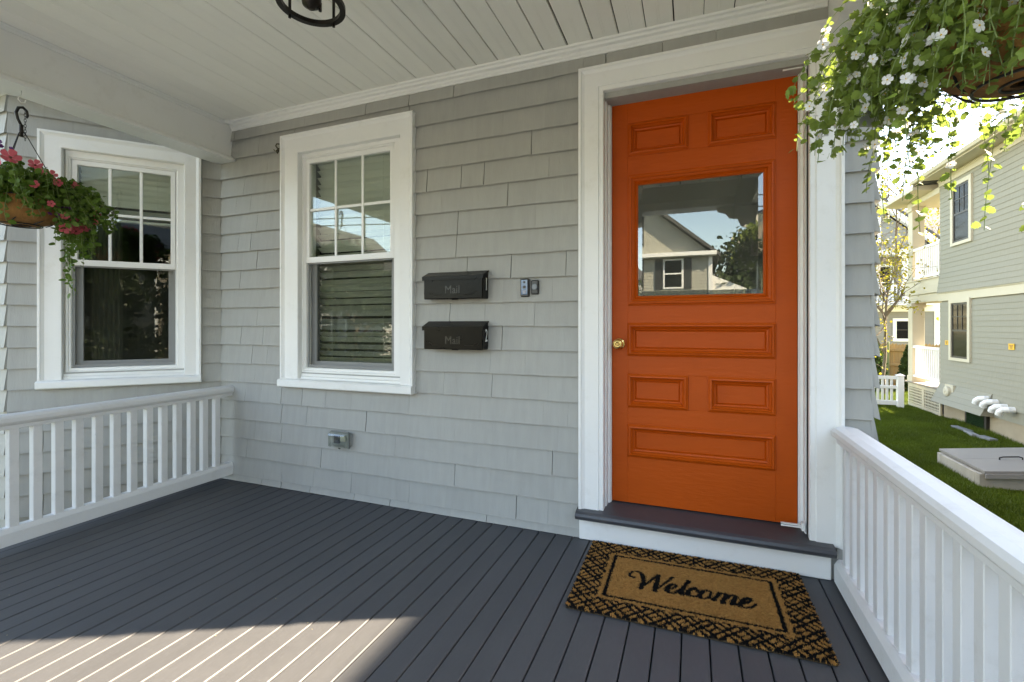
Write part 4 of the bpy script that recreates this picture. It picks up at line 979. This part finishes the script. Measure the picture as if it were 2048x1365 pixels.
while x < 5.3: lnk('picket', pk, Matrix.Translation((x, 0, 0)), FN); x += .105

# ------------------------------------------------------------------ stockade fence
M_WOOD = mat('raw_fence_wood', (.40, .26, .12), .85, var=.12, vscale=3, rnd_obj=.12, bump=.3, bscale=20, stretch=(4, 4, .4))
M_GRNP = mat('treated_post', (.23, .25, .12), .85, var=.1)
WF = thing('stockade_fence', 'raw wooden stockade fence in front of the grey gabled house', 'fence', (7.5, 18.6, GZ))
pk = MB().prism([(-.046, GZ), (.046, GZ), (.046, .40), (0, .46), (-.046, .40)], 'y', 18.60, 18.62).mesh('picket', M_WOOD)
x = 3.2; r = random.Random(8)
while x < 11.5: lnk('picket', pk, Matrix.Translation((x, r.uniform(-.003, .003), r.uniform(-.02, .02))), WF); x += .098
for z in (.22, -.32, -.95): MB().box(3.2, 11.5, 18.54, 18.598, z-.045, z+.045, .004).build('rail', M_WOOD, WF)
for x in (4.1, 6.62, 9.1): MB().box(x-.055, x+.055, 18.43, 18.538, GZ, .52, .012).build('post', M_GRNP, WF)

# ------------------------------------------------------------------ trees
def tree_mesh(g, base, height, r0, lean, levels, spread, nsub, wig=.12):
    b = MB(); tips = []
    def grow(p, d, L, r_, lev):
        pts = [p]; n_ = 5; dd = d.copy()
        for i in range(n_):
            dd = dd+Vector(g.normal(0, wig, 3)); dd.normalize(); pts.append(pts[-1]+dd*L/n_)
        b.tube(pts, [r_*(1-.55*i/n_) for i in range(n_+1)], 7 if lev == 0 else (5 if lev < 3 else 3), False)
        if lev >= levels: tips.append((pts[-1], dd)); tips.append((pts[-3], dd)); return
        if lev >= levels-1: tips.append((pts[-1], dd))
        for k_ in range(nsub[min(lev, len(nsub)-1)]):
            f = g.uniform(.35, 1.0) if k_ else 1.0; q = pts[min(n_, int(f*n_+.5))]
            ax = dd.orthogonal().normalized(); ax.rotate(Matrix.Rotation(g.uniform(0, 6.283), 3, dd)); nd = dd.copy(); nd.rotate(Matrix.Rotation(g.uniform(.35, 1.0)*spread, 3, ax)); nd = (nd+Vector((0, 0, .12))).normalized()
            grow(q, nd, L*g.uniform(.55, .78), r_*.52*g.uniform(.85, 1.2), lev+1)
    grow(Vector(base), Vector(lean).normalized(), height, r0, 0); return b, tips
def tree(name, label, base, height, r0, lean, levels, spread, nsub, seed, leafm, barkm, per, size, blob, cat='tree'):
    g = np.random.default_rng(seed); T_ = thing(name, label, cat, base)
    b, tips = tree_mesh(g, base, height, r0, lean, levels, spread, nsub); b.build('trunk', barkm, T_)
    C = np.array([tuple(p) for p, d in tips]); n = len(C)*per
    if per: P = np.repeat(C, per, 0)+g.normal(0, blob, (n, 3)); leaf_cloud('crown', P, frames(n, g, np.array([0, 0, -.2])), g.uniform(size*.6, size*1.3, n), (LV2, LF2), leafm, T_)
    return T_
M_BARK = mat('grey_bark', (.13, .105, .08), .9, var=.2, vscale=10)
M_BUD = mat('spring_bud_leaf', (.34, .30, .055), .6, transl=.4, rnd_obj=.2, var=.2, vscale=3)
M_YBL = mat('yellow_spring_leaf', (.30, .26, .025), .6, transl=.4, var=.2, vscale=3)
M_TREE = mat('tree_leaf', (.030, .052, .014), .6, transl=.25, var=.25, vscale=1.5)
tree('maple_tree', 'small tree with yellow spring leaves before the grey gabled house', (5.95, 16.6, GZ), 3.3, .06, (.02, .05, 1), 4, .95, [8, 5, 4, 3], 4, M_YBL, M_BARK, 3, .075, .09)
tree('bare_tree', 'tall nearly bare spring tree rising behind the houses', (11.4, 31.0, GZ), 6.2, .34, (-.03, 0, 1), 5, 1.0, [7, 5, 4, 3, 2], 14, M_BUD, M_BARK, 1, .07, .12)
def evergreen(x, y, top, rad, label, seed):
    g = np.random.default_rng(seed); T_ = thing('arborvitae', label, 'shrub', (x, y, GZ)); n = 5200; f = g.uniform(0, 1, n)**.8; H_ = top-GZ
    rr = rad*(1-f**2.2)*np.sqrt(g.uniform(.35, 1, n))*(1+.12*np.sin(f*40)); a = g.uniform(0, 6.283, n)
    P = np.stack([x+rr*np.cos(a), y+rr*np.sin(a), GZ+.03+f*H_], 1); leaf_cloud('crown', P, frames(n, g, np.array([0, 0, .9])), g.uniform(.04, .09, n), (LV2, LF2), M_EVG, T_)
    MB().tube([(x, y, GZ), (x, y, GZ+H_*.7)], .035, 6).build('trunk', M_BARK, T_)
M_EVG = mat('evergreen_leaf', (.045, .085, .018), .7, transl=.2, var=.3, vscale=5)
evergreen(5.98, 17.6, .66, .36, 'conical evergreen at the end of the stockade fence', 1); evergreen(7.05, 17.9, .35, .30, 'conical evergreen half behind the cream porch post', 2)

# ------------------------------------------------------------------ grey gabled house behind
M_CLAP = mat('grey_clapboard', (.235, .225, .20), .7, var=.05, rnd_obj=.04)
FH = thing('gabled_house', 'grey clapboard house with white trim and a balcony beyond the stockade fence', 'house', (7, 26, GZ)); FY = 24.0
cw = MB().box(1.5, 10.28, FY+.02, 33, GZ, 4.4); cw.prism([(1.5, 4.4), (10.28, 4.4), (5.9, 8.55)], 'y', FY+.02, 33); cw = cw.build('wall', M_CLAP, FH)
z = GZ+.2
while z < 8.2:
    if z < 4.3: xa, xb = 1.5, 10.10
    else:
        f = (8.5-z)/4.1; xa, xb = 5.9-4.35*f, 5.9+4.35*f-.1
    if not (1.72 < z < 2.05): MB().prism([(FY, z), (FY, z+.005), (FY+.012, z+.125), (FY+.03, z+.125), (FY+.03, z)], 'x', xa, xb).build('clapboard', M_CLAP, cw)
    z += .125
tr = MB().box(10.10, 10.30, FY-.02, FY+.02, GZ, 4.4); tr.box(1.5, 10.35, FY-.03, FY+.02, 1.75, 2.02); tr.box(1.5, 10.35, FY-.03, FY+.02, 4.28, 4.50); tr.build('trim', M_WHT, FH)
rk = MB(); dxr, dzr = 4.75, -4.45
for s_ in (-1, 1): rk.prism([(5.9, 8.62), (5.9+s_*4.9, 4.02+.0), (5.9+s_*4.9, 4.32), (5.9, 8.95)], 'y', FY-.32, FY+.0)
rk.build('rake', M_WHT, FH)
for s_ in (-1, 1): MB().prism([(5.9, 8.955), (5.9+s_*5.0, 4.25), (5.9+s_*5.0, 4.36), (5.9, 9.08)], 'y', FY-.36, 33.2).build('roof', M_ROOF, FH)
MB().prism([(24.5, 5.2), (34, 5.2), (29, 7.4)], 'x', 8.2, 14).build('rear_roof', M_ROOF, FH)
def fwin(x0, x1, z0, z1, two=True):
    w = MB(); w.ring([(x0, x1, z0, z1, FY+.02), (x0, x1, z0, z1, FY-.05), (x0+.13, x1-.13, z0+.13, z1-.13, FY-.05), (x0+.13, x1-.13, z0+.13, z1-.13, FY-.012)]); w = w.build('window', M_WHT, FH)
    MB().box(x0+.12, x1-.12, FY-.02, FY-.010, z0+.12, z1-.12).build('pane', M_FARGL, w)
    zc = (z0+z1)/2; MB().box(x0+.13, x1-.13, FY-.034, FY-.021, zc-.02, zc+.02).build('meeting_rail', M_WHT if two else M_DKSASH, w)
fwin(8.58, 9.66, .38, 1.44, False); fwin(6.4, 7.3, .2, 1.44); fwin(7.35, 8.12, 4.95, 6.15)
aw = MB(); aw.prism([(7.62+.24*math.cos(R(a)), 5.85+.24*math.sin(R(a))) for a in range(0, 181, 20)]+[(7.38, 5.1), (7.86, 5.1)], 'y', FY-.06, FY-.051); aw.build('arched_pane', M_FARGL, FH)
fwin(7.95, 8.60, 2.25, 3.95); fwin(6.9, 7.75, 2.25, 3.95); fwin(8.95, 9.75, 2.25, 3.95)
fr = MB().box(1.5, 10.0, FY-.78, FY-.73, 2.86, 2.93, .004).build('balcony_railing', M_WHT, FH); MB().box(1.5, 10.0, FY-.78, FY-.73, 2.12, 2.18, .004).build('bottom_rail', M_WHT, fr)
me = MB().box(-.022, .022, FY-.775, FY-.735, 2.18, 2.86).mesh('baluster', M_WHT); x = 5.5
while x < 9.95: lnk('baluster', me, Matrix.Translation((x, 0, 0)), fr); x += .135
MB().box(1.5, 10.05, FY-.82, FY, 2.02, 2.10).build('balcony_floor', M_WHT, FH)
for x in (6.6, 8.78, 9.92): MB().box(x-.10, x+.10, FY-.82, FY-.62, 2.10, 4.28, .006).build('column', M_WHT, FH)
MB().box(1.5, 10.2, FY-.9, FY, 4.28, 4.50).build('balcony_roof', M_WHT, FH)

# ------------------------------------------------------------------ across the street (seen in the panes)
M_CLW = mat('pale_clapboard', (.36, .35, .30), .7, var=.05, bump=.0)
M_SHUT = mat('black_shutter', (.02, .02, .022), .6)
def street_house(label, x0, x1, y, h, gable_x, seed, colr, group=None):
    T_ = thing('street_house', label, 'house', ((x0+x1)/2, y-5, GZ)); xc = (x0+x1)/2
    w = MB().box(x0, x1, y-9, y, GZ, h); w.prism([(x0, h), (x1, h), (xc, h+(x1-x0)*.42)], 'y', y-9, y); w = w.build('wall', colr, T_)
    z = GZ+.4; n_ = 0
    while z < h: MB().prism([(y+.02, z), (y+.02, z+.006), (y+.004, z+.17), (y-.01, z+.17), (y-.01, z)], 'x', x0+.12, x1-.12).build('clapboard', colr, w); z += .17
    for s_ in (-1, 1): MB().prism([(xc, h+(x1-x0)*.42+.05), (xc+s_*((x1-x0)/2+.5), h-.35), (xc+s_*((x1-x0)/2+.5), h-.15), (xc, h+(x1-x0)*.42+.28)], 'y', y-9.3, y+.5).build('roof', M_ROOF, T_)
    MB().box(x0-.3, x1+.3, y+.0, y+.55, h-.22, h, .01).build('eave', M_WHT, T_)
    for s_ in (x0, x1): MB().box(s_-.10, s_+.10, y, y+.05, GZ, h-.22).build('corner_board', M_WHT, T_)
    for zz in (.3, 3.2, h+.5):
        for xx in ((xc-2.6, xc, xc+2.6) if zz < h else (xc,)):
            q = MB().box(xx-.55, xx+.55, y+.02, y+.07, zz, zz+1.7, .01).build('window', M_WHT, T_)
            MB().box(xx-.45, xx+.45, y+.071, y+.075, zz+.1, zz+.82).build('pane', M_FARGL, q); MB().box(xx-.45, xx+.45, y+.071, y+.075, zz+.9, zz+1.6).build('pane', M_FARGL, q)
            for s_ in (-1, 1): MB().box(xx+s_*.78-.2, xx+s_*.78+.2, y+.03, y+.07, zz-.02, zz+1.72, .01).build('shutter', M_SHUT, T_)
    p = MB().box(x1+.1, x1+2.4, y-5, y-1, GZ, h-2.4); p.prism([(x1+.1, h-2.4), (x1+.1, h-1.2), (x1+2.7, h-2.4)], 'y', y-5.2, y-.8); p.build('side_porch', M_WHT, T_)
street_house('pale clapboard house across the street with black shutters', -8.2, .9, -25.5, 5.2, 0, 1, M_CLW)
street_house('white clapboard house further along across the street', -34, -25, -26.5, 5.6, 0, 2, mat('white_clapboard', (.30, .31, .31), .7, var=.04))
street_house('tan clapboard house across the street beyond the big trees', 17, 26, -27, 5.4, 0, 3, mat('tan_clapboard', (.20, .17, .13), .7, var=.04))
for i, (x, y, h, lab) in enumerate(((3.6, -30, 3.6, 'leafy street tree behind the pale house'), (9.5, -22.5, 3.0, 'leafy street tree across the road before the tan house'), (-13.5, -24, 2.9, 'round street tree beside the pale house'), (-21, -22.5, 3.3, 'street tree before the white clapboard house'), (14.5, -21, 2.8, 'street tree on the far pavement'), (-19, -6.8, 2.3, 'garden tree on the near side of the street'), (-11, -21.5, 1.6, 'small garden tree with a low crown'))):
    tree('street_tree', lab, (x, y, GZ), h, .18, (.03, .02, 1), 3, .95, [6, 5, 4], 30+i, M_TREE, M_BARK, 26, .30, .42)
def hedge(label, x0, x1, y, h, seed):
    g = np.random.default_rng(seed); n = 5200; T_ = thing('hedge', label, 'hedge', ((x0+x1)/2, y, GZ))
    P = np.stack([g.uniform(x0, x1, n), y+g.normal(0, .35, n), GZ+g.uniform(0, 1, n)**.7*h*(1+.18*np.sin(g.uniform(0, 6, n)))], 1); leaf_cloud('foliage', P, frames(n, g), g.uniform(.12, .26, n), (LV2, LF2), M_TREE, T_)
hedge('clipped hedge in front of the pale house', -9, 2.5, -21.8, 2.4, 3); hedge('low hedge along the far pavement', 3.5, 16, -21.0, 2.0, 4); hedge('long hedge along the far pavement by the white house', -34, -11, -21.2, 1.7, 5)
UP = thing('utility_pole', 'wooden utility pole carrying wires along the street', 'pole', (-14.2, -9.2, GZ))
MB().tube([(-14.2, -9.2, GZ), (-14.2, -9.2, 8.2)], [.15, .10], 10).build('pole', M_BARK, UP); MB().box(-15.3, -13.1, -9.27, -9.14, 7.4, 7.52).build('crossarm', M_BARK, UP)
for k in range(6):
    wv = MB(); pts = []
    for j in range(21): f = j/20; pts.append((-60+120*f, -9.2+(k % 3-1)*.35, (7.6, 7.55, 7.6, 5.6, 5.2, 4.9)[k]-1.1*math.sin(math.pi*((f*3) % 1))))
    wv.tube(pts, .018, 4); wv.build('wire', M_BLK, UP)

# ------------------------------------------------------------------ blown grit and bits of leaf on the boards
g = np.random.default_rng(77); n = 70
Pd = np.stack([g.uniform(-2.9, .5, n), g.uniform(-1.7, -.06, n), np.full(n, .0012)], 1)
Rz = frames(n, g); Rz[:, 2, :] *= .25
leaf_cloud('grit', Pd, Rz, g.uniform(.003, .008, n), (LV2, LF2), mat('dry_leaf_bits', (.30, .24, .13), .9, var=.3, vscale=20), PORCH)
